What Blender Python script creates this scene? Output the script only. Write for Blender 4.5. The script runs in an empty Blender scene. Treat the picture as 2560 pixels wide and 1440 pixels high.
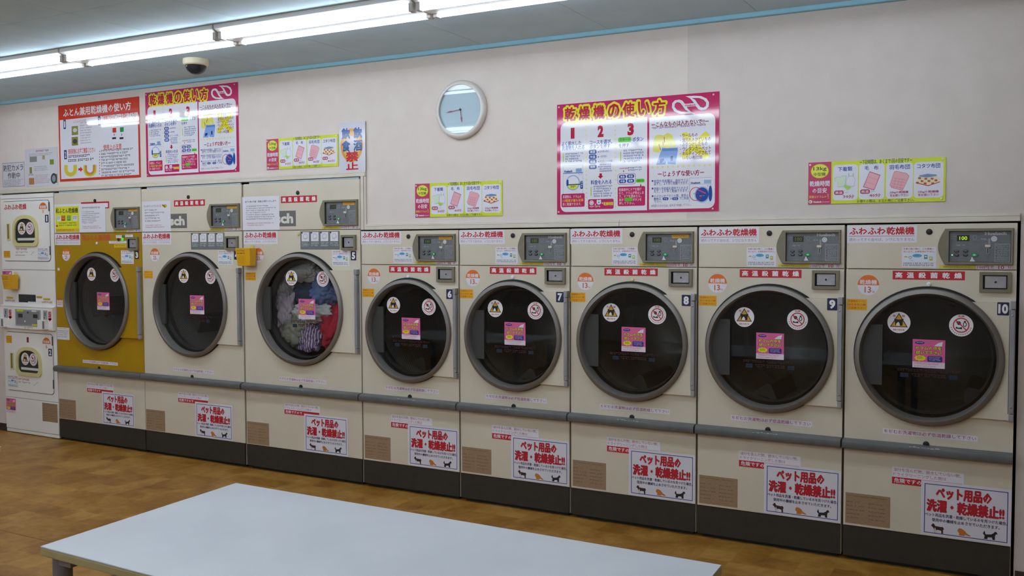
import bpy, bmesh, math, random
from mathutils import Matrix, Vector, noise

# ------------------------------------------------------------------ camera, world, exposure
S = bpy.context.scene
COL = S.collection
CAMP = Vector((3.648, -4.653, 1.516))
YAW, PITCH, ROLL, FPX = 0.5042, -0.0452, -0.0030, 2326.8
_fw = Vector((-math.sin(YAW) * math.cos(PITCH), math.cos(YAW) * math.cos(PITCH), math.sin(PITCH)))
_r0 = Vector((math.cos(YAW), math.sin(YAW), 0))
_u0 = _r0.cross(_fw)
_r = _r0 * math.cos(ROLL) + _u0 * math.sin(ROLL)
_u = -_r0 * math.sin(ROLL) + _u0 * math.cos(ROLL)
cam = bpy.data.cameras.new('camera')
cam.sensor_width = 36
cam.lens = FPX / 2560 * 36
cam.clip_start = 0.05
camo = bpy.data.objects.new('camera', cam)
M = Matrix((_r, _u, -_fw)).transposed().to_4x4()
M.translation = CAMP
camo.matrix_world = M
COL.objects.link(camo)
S.camera = camo

w = bpy.data.worlds.new('world')
S.world = w
w.use_nodes = True
w.node_tree.nodes['Background'].inputs[0].default_value = (0, 0, 0, 1)
w.node_tree.nodes['Background'].inputs[1].default_value = 0
S.view_settings.view_transform = 'Standard'
S.view_settings.look = 'None'
S.view_settings.gamma = 1
S.view_settings.use_curve_mapping = False
S.view_settings.exposure = 0.0
TUBE_STRENGTH = 17.2
TUBE_COLOR = (0.78, 0.88, 1.0)

# ------------------------------------------------------------------ materials
def lin(c):
    return c / 12.92 if c <= 0.04045 else ((c + 0.055) / 1.055) ** 2.4
def rgb(h):
    h = h.lstrip('#')
    return tuple(lin(int(h[i:i + 2], 16) / 255) for i in (0, 2, 4)) + (1.0,)
_mats = {}
def C(h, rough=0.5, metal=0.0, spec=0.5, emit=0.0):
    k = (h, rough, metal, spec, emit)
    if k in _mats:
        return _mats[k]
    m = bpy.data.materials.new('paint_' + h.strip('#'))
    m.use_nodes = True
    b = m.node_tree.nodes['Principled BSDF']
    b.inputs['Base Color'].default_value = rgb(h)
    b.inputs['Roughness'].default_value = rough
    b.inputs['Metallic'].default_value = metal
    b.inputs['Specular IOR Level'].default_value = spec
    if emit:
        b.inputs['Emission Color'].default_value = rgb(h)
        b.inputs['Emission Strength'].default_value = emit
    _mats[k] = m
    return m
def noisy(name, h1, h2, scale=8.0, rough=0.5, bump=0.0, bscale=80.0, detail=4.0, stretch=(1, 1, 1), metal=0.0, spec=0.5, lo=0.35, hi=0.65):
    m = bpy.data.materials.new(name)
    m.use_nodes = True
    nt = m.node_tree
    b = nt.nodes['Principled BSDF']
    b.inputs['Roughness'].default_value = rough
    b.inputs['Metallic'].default_value = metal
    b.inputs['Specular IOR Level'].default_value = spec
    tc = nt.nodes.new('ShaderNodeTexCoord')
    mp = nt.nodes.new('ShaderNodeMapping')
    mp.inputs['Scale'].default_value = stretch
    nt.links.new(tc.outputs['Object'], mp.inputs[0])
    n = nt.nodes.new('ShaderNodeTexNoise')
    n.inputs['Scale'].default_value = scale
    n.inputs['Detail'].default_value = detail
    nt.links.new(mp.outputs[0], n.inputs['Vector'])
    r = nt.nodes.new('ShaderNodeValToRGB')
    r.color_ramp.elements[0].position = lo
    r.color_ramp.elements[1].position = hi
    r.color_ramp.elements[0].color = rgb(h1)
    r.color_ramp.elements[1].color = rgb(h2)
    nt.links.new(n.outputs[0], r.inputs[0])
    nt.links.new(r.outputs[0], b.inputs['Base Color'])
    if bump:
        n2 = nt.nodes.new('ShaderNodeTexNoise')
        n2.inputs['Scale'].default_value = bscale
        n2.inputs['Detail'].default_value = 2
        nt.links.new(tc.outputs['Object'], n2.inputs['Vector'])
        bp = nt.nodes.new('ShaderNodeBump')
        bp.inputs['Strength'].default_value = bump
        bp.inputs['Distance'].default_value = 0.002
        nt.links.new(n2.outputs[0], bp.inputs['Height'])
        nt.links.new(bp.outputs[0], b.inputs['Normal'])
    return m
def glass(name, tint, rough=0.0, ior=1.5):
    m = bpy.data.materials.new(name)
    m.use_nodes = True
    nt = m.node_tree
    nt.nodes.clear()
    o = nt.nodes.new('ShaderNodeOutputMaterial')
    t = nt.nodes.new('ShaderNodeBsdfTransparent')
    t.inputs[0].default_value = tint
    g = nt.nodes.new('ShaderNodeBsdfGlossy')
    g.inputs['Roughness'].default_value = rough
    f = nt.nodes.new('ShaderNodeFresnel')
    f.inputs[0].default_value = ior
    mx = nt.nodes.new('ShaderNodeMixShader')
    ge = nt.nodes.new('ShaderNodeNewGeometry')
    iv = nt.nodes.new('ShaderNodeMath'); iv.operation = 'SUBTRACT'; iv.inputs[0].default_value = 1.0
    nt.links.new(ge.outputs['Backfacing'], iv.inputs[1])
    ml = nt.nodes.new('ShaderNodeMath'); ml.operation = 'MULTIPLY'
    nt.links.new(f.outputs[0], ml.inputs[0]); nt.links.new(iv.outputs[0], ml.inputs[1])
    nt.links.new(ml.outputs[0], mx.inputs[0])
    nt.links.new(t.outputs[0], mx.inputs[1])
    nt.links.new(g.outputs[0], mx.inputs[2])
    nt.links.new(mx.outputs[0], o.inputs[0])
    return m
def perforated(name):
    m = bpy.data.materials.new(name)
    m.use_nodes = True
    nt = m.node_tree
    N = nt.nodes.new
    b = nt.nodes['Principled BSDF']
    b.inputs['Metallic'].default_value = 0.45
    b.inputs['Roughness'].default_value = 0.35
    tc = N('ShaderNodeTexCoord')
    sp = N('ShaderNodeSeparateXYZ')
    nt.links.new(tc.outputs['UV'], sp.inputs[0])
    def mth(op, a, c=None):
        x = N('ShaderNodeMath'); x.operation = op
        for i, v in enumerate((a, c)):
            if v is None: continue
            if isinstance(v, (int, float)): x.inputs[i].default_value = v
            else: nt.links.new(v, x.inputs[i])
        return x.outputs[0]
    row = mth('FLOOR', sp.outputs[1])
    off = mth('MULTIPLY', mth('MODULO', row, 2.0), 0.5)
    fx = mth('SUBTRACT', mth('FRACT', mth('ADD', sp.outputs[0], off)), 0.5)
    fy = mth('SUBTRACT', mth('FRACT', sp.outputs[1]), 0.5)
    d = mth('SQRT', mth('ADD', mth('MULTIPLY', fx, fx), mth('MULTIPLY', fy, fy)))
    hole = mth('LESS_THAN', d, 0.3)
    mx = N('ShaderNodeMixRGB')
    nt.links.new(hole, mx.inputs[0])
    mx.inputs[1].default_value = rgb('#9a968e')
    mx.inputs[2].default_value = rgb('#050505')
    nt.links.new(mx.outputs[0], b.inputs['Base Color'])
    return m

BEIGE = noisy('cream_enamel', '#d2c8b4', '#d8cebb', 3.0, 0.42, 0.0, spec=0.4)
MUSTARD = noisy('mustard_enamel', '#a88000', '#b08800', 4.0, 0.5, spec=0.35)
WHITE_ENAMEL = noisy('white_enamel', '#ece8e2', '#f0ede8', 3.0, 0.4)
KICK = noisy('charcoal_kick', '#2b2821', '#302d26', 20, 0.55, 0.1, 200)
RAIL = noisy('grey_rubber', '#5d5f5e', '#686a69', 14, 0.38, 0.15, 220)
RIMM = noisy('ring_metal', '#7d7873', '#89847e', 3, 0.42, 0.0, metal=0.6)
BLACK = C('#0b0b0a', 0.5)
GASKET = C('#0d0d0c', 0.55)
BEZEL = noisy('bezel_plastic', '#7a745f', '#807a66', 40, 0.5, 0.25, 400)
PANELG = noisy('panel_grey', '#686b6d', '#707375', 30, 0.45)
STEEL = noisy('coin_steel', '#a2a1a6', '#b4b3b8', 20, 0.35, metal=0.6)
ALU = noisy('hinge_aluminium', '#9a9ca2', '#a7a9ae', 6, 0.38, metal=0.5)
HANDLE = C('#3b3b39', 0.55)
GLASS = glass('dark_door_glass', (0.91, 0.93, 0.935, 1))
CLEAR = glass('clear_glass', (0.93, 0.96, 0.97, 1))
DRUM = perforated('perforated_drum')
DRUMBACK = noisy('drum_back', '#6c6963', '#7e7a72', 6, 0.38, metal=0.4)
BROWN = noisy('brown_label', '#94795d', '#a2876a', 60, 0.5, stretch=(1, 1, 6))
WALLP = noisy('wallpaper', '#dcd0c8', '#e0d4cc', 9, 0.7, 0.35, 140)
WALLP2 = noisy('wallpaper_grey', '#d0c6bf', '#d4cac3', 9, 0.7, 0.35, 140)
TRIMM = noisy('trim_cream', '#d3cabb', '#dad2c4', 6, 0.5)
CROWN = C('#94cfe6', 0.5)
CEIL = noisy('ceiling_board', '#c0dae8', '#c8e0ec', 5, 0.8, 0.1, 200)
WHITE = C('#ece9ec', 0.5)
PAPER = C('#e2dfe6', 0.55)

# ------------------------------------------------------------------ mesh builder
class MB:
    def __init__(s):
        s.v, s.f, s.m, s.mats, s.uv = [], [], [], [], {}
    def mi(s, m):
        if m not in s.mats:
            s.mats.append(m)
        return s.mats.index(m)
    def face(s, idx, m):
        s.f.append(tuple(idx)); s.m.append(s.mi(m))
    def box(s, x0, x1, y0, y1, z0, z1, m):
        b = len(s.v)
        s.v += [(x0, y0, z0), (x1, y0, z0), (x1, y1, z0), (x0, y1, z0), (x0, y0, z1), (x1, y0, z1), (x1, y1, z1), (x0, y1, z1)]
        for q in ((0, 3, 2, 1), (4, 5, 6, 7), (0, 1, 5, 4), (1, 2, 6, 5), (2, 3, 7, 6), (3, 0, 4, 7)):
            s.face([b + i for i in q], m)
        return s
    def prism(s, poly, y0, y1, m, back=True):
        b = len(s.v); n = len(poly)
        s.v += [(x, y0, z) for x, z in poly] + [(x, y1, z) for x, z in poly]
        s.face(range(b, b + n), m)
        if back: s.face(range(b + 2 * n - 1, b + n - 1, -1), m)
        for i in range(n):
            j = (i + 1) % n
            s.face((b + i, b + n + i, b + n + j, b + j), m)
        return s
    def flat(s, poly, y, m):
        b = len(s.v)
        s.v += [(x, y, z) for x, z in poly]
        s.face(range(b, b + len(poly)), m)
    def strip(s, a, ya, c, yc, m):
        # closed strip between two loops of equal length, a outside / c inside (both CCW), facing -y
        b = len(s.v); n = len(a)
        s.v += [(x, ya, z) for x, z in a] + [(x, yc, z) for x, z in c]
        for i in range(n):
            j = (i + 1) % n
            s.face((b + i, b + j, b + n + j, b + n + i), m)
    def lathe(s, prof, cx, cz, n, m, cap0=False, cap1=False):
        # profile of (radius, y), axis along y
        b = len(s.v)
        for r, y in prof:
            s.v += [(cx + r * math.cos(2 * math.pi * i / n), y, cz + r * math.sin(2 * math.pi * i / n)) for i in range(n)]
        for k in range(len(prof) - 1):
            for i in range(n):
                j = (i + 1) % n
                s.face((b + k * n + i, b + k * n + j, b + (k + 1) * n + j, b + (k + 1) * n + i), m)
        if cap0: s.face([b + i for i in reversed(range(n))], m)
        if cap1: s.face([b + (len(prof) - 1) * n + i for i in range(n)], m)
        return s
    def lathez(s, prof, cx, cy, n, m, cap0=False, cap1=False):
        b = len(s.v)
        for r, z in prof:
            s.v += [(cx + r * math.cos(2 * math.pi * i / n), cy + r * math.sin(2 * math.pi * i / n), z) for i in range(n)]
        for k in range(len(prof) - 1):
            for i in range(n):
                j = (i + 1) % n
                s.face((b + k * n + i, b + k * n + j, b + (k + 1) * n + j, b + (k + 1) * n + i), m)
        if cap0: s.face([b + i for i in reversed(range(n))], m)
        if cap1: s.face([b + (len(prof) - 1) * n + i for i in range(n)], m)
        return s
    def cylx(s, x0, x1, y, z, r, n, m):
        b = len(s.v)
        for x in (x0, x1):
            s.v += [(x, y + r * math.cos(2 * math.pi * i / n), z + r * math.sin(2 * math.pi * i / n)) for i in range(n)]
        for i in range(n):
            j = (i + 1) % n
            s.face((b + i, b + j, b + n + j, b + n + i), m)
        s.face([b + i for i in reversed(range(n))], m)
        s.face([b + n + i for i in range(n)], m)
        return s
    def extrudex(s, prof, x0, x1, m):
        # closed (y, z) profile swept along x
        b = len(s.v); n = len(prof)
        for x in (x0, x1):
            s.v += [(x, y, z) for y, z in prof]
        for i in range(n):
            j = (i + 1) % n
            s.face((b + i, b + j, b + n + j, b + n + i), m)
        s.face([b + i for i in reversed(range(n))], m)
        s.face([b + n + i for i in range(n)], m)
        return s
    def mesh(s, name, smooth=0.0, fix=False):
        me = bpy.data.meshes.new(name)
        me.from_pydata(s.v, [], s.f)
        for m in s.mats: me.materials.append(m)
        me.polygons.foreach_set('material_index', s.m)
        if fix:
            bm = bmesh.new(); bm.from_mesh(me)
            bmesh.ops.recalc_face_normals(bm, faces=bm.faces)
            bm.to_mesh(me); bm.free()
        me.update()
        if smooth:
            me.polygons.foreach_set('use_smooth', [True] * len(me.polygons))
            me.set_sharp_from_angle(angle=smooth)
        return me

def link(name, me, parent=None, loc=(0, 0, 0), bevel=0.0, seg=2):
    o = bpy.data.objects.new(name, me)
    o.location = loc
    if parent: o.parent = parent
    COL.objects.link(o)
    if bevel:
        b = o.modifiers.new('bevel', 'BEVEL')
        b.width = bevel; b.segments = seg; b.limit_method = 'ANGLE'; b.angle_limit = 0.6
    return o
def thing(name, label, cat, loc=(0, 0, 0), group=None):
    o = bpy.data.objects.new(name, None)
    o.empty_display_size = 0.1
    o.location = loc
    COL.objects.link(o)
    return tag(o, label, cat, group)
def tag(o, label, cat, group=None):
    o['label'] = label; o['category'] = cat
    if group: o['group'] = group
    return o
def struct(name, me, parent=None, loc=(0, 0, 0), bevel=0.0):
    o = link(name, me, parent, loc, bevel)
    if not parent: o['kind'] = 'structure'
    return o
def copy_tree(o, parent=None):
    c = o.copy()
    COL.objects.link(c)
    if parent: c.parent = parent
    for ch in list(o.children):
        copy_tree(ch, c)
    return c

# ------------------------------------------------------------------ flat print
_txt = {}
def text_mesh(body, off, res):
    k = (body, off, res)
    if k in _txt: return _txt[k]
    c = bpy.data.curves.new('t', 'FONT')
    c.body = body; c.size = 1; c.resolution_u = res; c.offset = off; c.fill_mode = 'FRONT'
    o = bpy.data.objects.new('t', c)
    me = o.to_mesh()
    V = [(v.co.x, v.co.y) for v in me.vertices]
    F = [tuple(p.vertices) for p in me.polygons]
    o.to_mesh_clear()
    bpy.data.objects.remove(o); bpy.data.curves.remove(c)
    x0 = min(v[0] for v in V); x1 = max(v[0] for v in V)
    y0 = min(v[1] for v in V); y1 = max(v[1] for v in V)
    V = [((x - x0) / max(1e-6, x1 - x0), (y - y0) / max(1e-6, y1 - y0)) for x, y in V]
    _txt[k] = (V, F)
    return _txt[k]
class Print(MB):
    STEP = 0.00018
    def __init__(s, y=0.0):
        super().__init__(); s.y = y
    def L(s, lay): return s.y - s.STEP * lay
    def rect(s, x0, z0, x1, z1, m, lay=1):
        x0, x1 = min(x0, x1), max(x0, x1); z0, z1 = min(z0, z1), max(z0, z1)
        s.flat([(x0, z0), (x1, z0), (x1, z1), (x0, z1)], s.L(lay), m)
    def rrect(s, x0, z0, x1, z1, r, m, lay=1, corners=(1, 1, 1, 1)):
        x0, x1 = min(x0, x1), max(x0, x1); z0, z1 = min(z0, z1), max(z0, z1)
        s.flat(rr(x0, z0, x1, z1, r, corners), s.L(lay), m)
    def ell(s, cx, cz, rx, rz, m, lay=1, n=28, a0=0, a1=2 * math.pi):
        full = abs(a1 - a0) > 6.28
        k = n if full else n + 1
        s.flat([(cx + rx * math.cos(a0 + (a1 - a0) * i / n), cz + rz * math.sin(a0 + (a1 - a0) * i / n)) for i in range(k)], s.L(lay), m)
    def oring(s, cx, cz, rx, rz, t, m, lay=1, n=28):
        b = len(s.v)
        for q in (0, 1):
            s.v += [(cx + (rx - q * t) * math.cos(2 * math.pi * i / n), s.L(lay), cz + (rz - q * t) * math.sin(2 * math.pi * i / n)) for i in range(n)]
        for i in range(n):
            j = (i + 1) % n
            s.face((b + i, b + j, b + n + j, b + n + i), m)
    def frame(s, x0, z0, x1, z1, t, m, lay=1):
        x0, x1 = min(x0, x1), max(x0, x1); z0, z1 = min(z0, z1), max(z0, z1)
        s.rect(x0, z0, x1, z0 + t, m, lay); s.rect(x0, z1 - t, x1, z1, m, lay)
        s.rect(x0, z0 + t, x0 + t, z1 - t, m, lay); s.rect(x1 - t, z0 + t, x1, z1 - t, m, lay)
    def poly(s, pts, m, lay=1):
        a = sum(pts[i][0] * pts[(i + 1) % len(pts)][1] - pts[(i + 1) % len(pts)][0] * pts[i][1] for i in range(len(pts)))
        s.flat(pts if a > 0 else pts[::-1], s.L(lay), m)
    def line(s, a, b, t, m, lay=1):
        dx, dz = b[0] - a[0], b[1] - a[1]; l = math.hypot(dx, dz) or 1
        nx, nz = -dz / l * t / 2, dx / l * t / 2
        s.poly([(a[0] - nx, a[1] - nz), (b[0] - nx, b[1] - nz), (b[0] + nx, b[1] + nz), (a[0] + nx, a[1] + nz)], m, lay)
    def text(s, body, x0, z0, x1, z1, m, lay=2, bold=0.0, res=1):
        # heavier strokes come from shifted copies: outline offsets tear dense characters
        x0, x1 = min(x0, x1), max(x0, x1); z0, z1 = min(z0, z1), max(z0, z1)
        if all(ord(c) < 128 for c in body):
            V, F = text_mesh(body, 0.0 if body == '1' else bold, max(res, 2)); sh = [(0, 0)]; r = 0
        else:
            V, F = text_mesh(body, 0.0, res); r = bold * .8 * (z1 - z0)
            if bold >= .1: sh = [(math.cos(k * math.pi / 8), math.sin(k * math.pi / 8)) for k in range(16)] + [(0, 0)]
            elif bold >= .055: sh = [(math.cos(k * math.pi / 4), math.sin(k * math.pi / 4)) for k in range(8)] + [(0, 0)]
            elif bold > 0: sh = [(.75, .75), (-.75, .75), (-.75, -.75), (.75, -.75)]
            else: sh = [(0, 0)]
        y = s.L(lay); k = s.mi(m)
        for q, (dx, dz) in enumerate(sh):
            b = len(s.v); y = s.L(lay) - .000009 * q
            s.v += [(x0 + r + u * (x1 - x0 - 2 * r) + dx * r, y, z0 + r + v * (z1 - z0 - 2 * r) + dz * r) for u, v in V]
            for f in F:
                s.f.append(tuple(b + i for i in f)); s.m.append(k)
    def greek(s, x0, z0, x1, z1, rows, m, lay=2, seed=1, fill=0.62, ragged=0.25):
        # rows of small dashes standing for print too fine to read
        R = random.Random(seed)
        x0, x1 = min(x0, x1), max(x0, x1); z0, z1 = min(z0, z1), max(z0, z1)
        h = (z1 - z0) / rows
        for r in range(rows):
            zt = z1 - r * h
            x = x0; xe = x1 - R.random() * ragged * (x1 - x0)
            while x < xe:
                wd = h * (0.45 + R.random() * 0.3); hh = h * fill * (0.85 + 0.15 * R.random()); xe_ = min(x + wd, x1); t = hh * .26
                k = R.randrange(4)
                s.rect(x, zt - t, xe_, zt, m, lay)
                if k != 1: s.rect(x, zt - hh, xe_, zt - hh + t, m, lay)
                c = x + (xe_ - x) * (.2, .5, .65, .4)[k]
                s.rect(c, zt - hh + t, min(c + t, xe_), zt - t, m, lay)
                x += wd + h * (0.10 + 0.35 * (R.random() > 0.86))
def rr(x0, z0, x1, z1, r, corners=(1, 1, 1, 1), n=6):
    P = []
    for k, (cx, cz, a) in enumerate(((x0 + r, z0 + r, math.pi), (x1 - r, z0 + r, 1.5 * math.pi), (x1 - r, z1 - r, 0), (x0 + r, z1 - r, .5 * math.pi))):
        if corners[k]:
            P += [(cx + r * math.cos(a + .5 * math.pi * i / n), cz + r * math.sin(a + .5 * math.pi * i / n)) for i in range(n + 1)]
        else:
            P.append(((x0, z0), (x1, z0), (x1, z1), (x0, z1))[k])
    return P
def ray_poly(poly, c, ang):
    d = (math.cos(ang), math.sin(ang)); best = None
    for i in range(len(poly)):
        a, b = poly[i], poly[(i + 1) % len(poly)]
        ex, ez = b[0] - a[0], b[1] - a[1]
        den = d[0] * ez - d[1] * ex
        if abs(den) < 1e-12: continue
        t = ((a[0] - c[0]) * ez - (a[1] - c[1]) * ex) / den
        q = ((a[0] - c[0]) * d[1] - (a[1] - c[1]) * d[0]) / den
        if t > 0 and -1e-9 <= q <= 1 + 1e-9 and (best is None or t > best): best = t
    return (c[0] + d[0] * best, c[1] + d[1] * best)
def around(poly, c, n, extra=()):
    A = sorted([2 * math.pi * i / n for i in range(n)] + [math.atan2(p[1] - c[1], p[0] - c[0]) % (2 * math.pi) for p in extra])
    return A, [ray_poly(poly, c, a) for a in A]

# colours of the print
RED = C('#c01828'); DRED = C('#93142c'); PURP = C('#8a2a6a'); INK = C('#2a2a32'); NAVY = C('#1c2144')
ORANGE = C('#e4701a'); AMBER = C('#e8a80c'); YEL = C('#e9e02c'); BLUE = C('#1f4c96'); LBLUE = C('#5aa6d0')
MAG = C('#c22a66', 0.05); GREEN = C('#35a05a'); PINK = C('#e0609c'); GREY = C('#8b8b90'); VIOLET = C('#3a2a80')

# ------------------------------------------------------------------ dryer stickers
def st_fuwa(x0, z0, x1, z1):
    p = Print(); p.rect(x0, z0, x1, z1, PAPER, 1)
    wd, h = x1 - x0, z1 - z0
    p.text('ふわふわ乾燥機', x0 + .035 * wd, z0 + .46 * h, x0 + .965 * wd, z0 + .92 * h, RED, 2, 0.045)
    p.rect(x0 + .03 * wd, z0 + .38 * h, x0 + .965 * wd, z0 + .402 * h, DRED, 2)
    p.text('終わってすぐ出せば、シワになりません', x0 + .04 * wd, z0 + .10 * h, x0 + .965 * wd, z0 + .29 * h, C('#9a6a90'), 2)
    return p
def st_redstrip(x0, z0, x1, z1):
    p = Print(); p.rect(x0, z0, x1, z1, RED, 1)
    wd, h = x1 - x0, z1 - z0
    for i, ch in enumerate('高温殺菌乾燥'):
        cx = x0 + wd * (.088 + .1645 * i)
        p.text(ch, cx - .052 * wd, z0 + .17 * h, cx + .052 * wd, z0 + .85 * h, WHITE, 2, 0.052)
    return p
def st_notice(x0, z0, x1, z1):
    p = Print(); p.rect(x0, z0, x1, z1, PAPER, 1)
    wd, h = x1 - x0, z1 - z0
    X = lambda u: x0 + u * wd
    Z = lambda v: z1 - v * h
    p.text('お金の投入時に、入れ間違い', X(.05), Z(.13), X(.93), Z(.04), DRED, 2, .02)
    p.text('ないよう、お気を付け下さい。', X(.05), Z(.27), X(.95), Z(.175), DRED, 2, .02)
    p.rect(X(.06), Z(.72), X(.95), Z(.31), C('#dbe2ee'), 2)
    p.ell(X(.45), Z(.42), .14 * wd, .085 * h, LBLUE, 3); p.greek(X(.37), Z(.45), X(.53), Z(.38), 2, BLUE, 4, 5)
    for q in range(3): p.ell(X(.09 + .03 * q), Z(.48 - .02 * (q % 2)), .022 * wd, .03 * h, AMBER, 3, 8)
    p.oring(X(.25), Z(.50), .05 * wd, .06 * h, .010 * wd, INK, 3, 14)
    p.line((X(.22), Z(.62)), (X(.34), Z(.66)), .008 * wd, GREY, 3)
    for cx, m in ((.70, C('#5a8a86')), (.85, C('#b8bc4a'))):
        p.rect(X(cx - .05), Z(.58 if cx < .8 else .66), X(cx + .05), Z(.38 if cx < .8 else .46), m, 3)
        p.rect(X(cx - .03), Z(.49 if cx < .8 else .57), X(cx + .03), Z(.43 if cx < .8 else .51), PAPER, 4)
    p.greek(X(.05), Z(.96), X(.95), Z(.77), 2, INK, 2, 9, .6, .1)
    return p
def st_circle(cx, z_mid, r, num, bg=True):
    p = Print()
    if bg: p.ell(cx, z_mid, r, r, PAPER, 1, 32)
    p.ell(cx, z_mid, r, r, ORANGE, 2, 20, 0, math.pi)
    p.text('乾燥機', cx - .80 * r, z_mid + .06 * r, cx + .80 * r, z_mid + .54 * r, PAPER, 3, .03)
    p.text(num, cx - .34 * r, z_mid - .74 * r, cx + .26 * r, z_mid - .14 * r, C('#c8682a'), 3, .02)
    p.text('kg', cx + .32 * r, z_mid - .74 * r, cx + .58 * r, z_mid - .52 * r, C('#c8682a'), 3)
    return p
def st_square(x0, z0, x1, z1):
    p = Print(); p.rect(x0, z0, x1, z1, AMBER, 1)
    wd, h = x1 - x0, z1 - z0
    for i, tx in enumerate(('洗濯物をドアに', 'はさまない様', 'ご注意下さい')):
        p.text(tx, x0 + .06 * wd, z1 - (.28 + .31 * i) * h, x0 + .94 * wd, z1 - (.1 + .31 * i) * h, C('#b8420e'), 2, .01)
    return p
def st_price(x0, z0, x1, z1, mins):
    p = Print(); p.rect(x0, z0, x1, z1, PAPER, 1)
    wd, h = x1 - x0, z1 - z0
    p.text('100円で', x0 + .03 * wd, z0 + .1 * h, x0 + .50 * wd, z1 - .1 * h, RED, 2, .02)
    p.text(mins, x0 + (.62 if len(mins) > 1 else .68) * wd, z0 + .1 * h, x0 + .78 * wd, z1 - .1 * h, RED, 2, .02)
    p.text('分', x0 + .88 * wd, z0 + .1 * h, x0 + .98 * wd, z1 - .1 * h, RED, 2, .02)
    return p
def st_yellow(x0, z0, x1, z1):
    p = Print(); p.rect(x0, z0, x1, z1, C('#d9c92c'), 1)
    wd, h = x1 - x0, z1 - z0
    p.text('温度ボタンを選んでください', x0 + .1 * wd, z0 + .18 * h, x0 + .88 * wd, z1 - .2 * h, C('#4a5a1a'), 2)
    return p
def st_number(x0, z0, x1, z1, n):
    p = Print(); p.rrect(x0, z0, x1, z1, .004, NAVY, 1)
    wd, h = x1 - x0, z1 - z0
    m = .34 if n == '1' else .2 if len(n) == 1 else .09
    p.text(n, x0 + m * wd, z0 + .13 * h, x1 - m * wd, z1 - .13 * h, WHITE, 2, .05, 3)
    return p
def st_fire(cx, cz, r):
    p = Print(); p.ell(cx, cz, r, r, WHITE, 1, 36)
    t = lambda k, l, m: p.poly([(cx - .78 * r * k, cz - .42 * r * k - .02 * r), (cx + .78 * r * k, cz - .42 * r * k - .02 * r), (cx, cz + .9 * r * k)], m, l)
    t(1, 2, INK); t(.84, 3, C('#d6a414'))
    p.poly([(cx - .42 * r, cz + .36 * r), (cx - .12 * r, cz + .28 * r), (cx + .12 * r, cz + .28 * r), (cx + .42 * r, cz + .36 * r), (cx + .34 * r, cz + .02 * r),
            (cx + .30 * r, cz - .30 * r), (cx - .30 * r, cz - .30 * r), (cx - .34 * r, cz + .02 * r)], C('#151515'), 4)
    p.poly([(cx - .26 * r, cz - .30 * r), (cx + .1 * r, cz - .30 * r), (cx + .06 * r, cz - .1 * r), (cx - .04 * r, cz + .06 * r), (cx - .2 * r, cz - .08 * r)], WHITE, 5)
    p.text('危', cx - .52 * r, cz + .48 * r, cx - .27 * r, cz + .72 * r, RED, 3, .02)
    p.text('険', cx + .27 * r, cz + .48 * r, cx + .52 * r, cz + .72 * r, RED, 3, .02)
    p.text('発火の恐れ有', cx - .5 * r, cz - .78 * r, cx + .5 * r, cz - .6 * r, RED, 3, .02)
    return p
def st_forbid(cx, cz, r):
    p = Print(); p.ell(cx, cz, r, r, WHITE, 1, 36)
    p.oring(cx, cz + .02 * r, .68 * r, .68 * r, .09 * r, RED, 4)
    K = C('#20242a')
    p.ell(cx - .18 * r, cz + .2 * r, .16 * r, .18 * r, K, 2, 10); p.line((cx - .4 * r, cz + .3 * r), (cx, cz + .08 * r), .07 * r, K, 2)
    p.poly([(cx - .45 * r, cz - .3 * r), (cx + .1 * r, cz - .34 * r), (cx + .06 * r, cz - .14 * r), (cx - .2 * r, cz - .22 * r), (cx - .42 * r, cz - .12 * r)], K, 2)
    p.oring(cx + .3 * r, cz + .1 * r, .16 * r, .22 * r, .07 * r, K, 2, 14); p.rect(cx + .22 * r, cz + .3 * r, cx + .38 * r, cz + .42 * r, K, 2)
    p.line((cx - .46 * r, cz + .48 * r), (cx + .46 * r, cz - .44 * r), .09 * r, RED, 5)
    p.text('危険', cx - .26 * r, cz + .75 * r, cx + .26 * r, cz + .92 * r, RED, 3, .02)
    for i in range(13):
        a = math.radians(195 + 150 * i / 12)
        p.ell(cx + .83 * r * math.cos(a), cz + .83 * r * math.sin(a), .05 * r, .05 * r, C('#a03048'), 3, 5)
    return p
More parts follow.
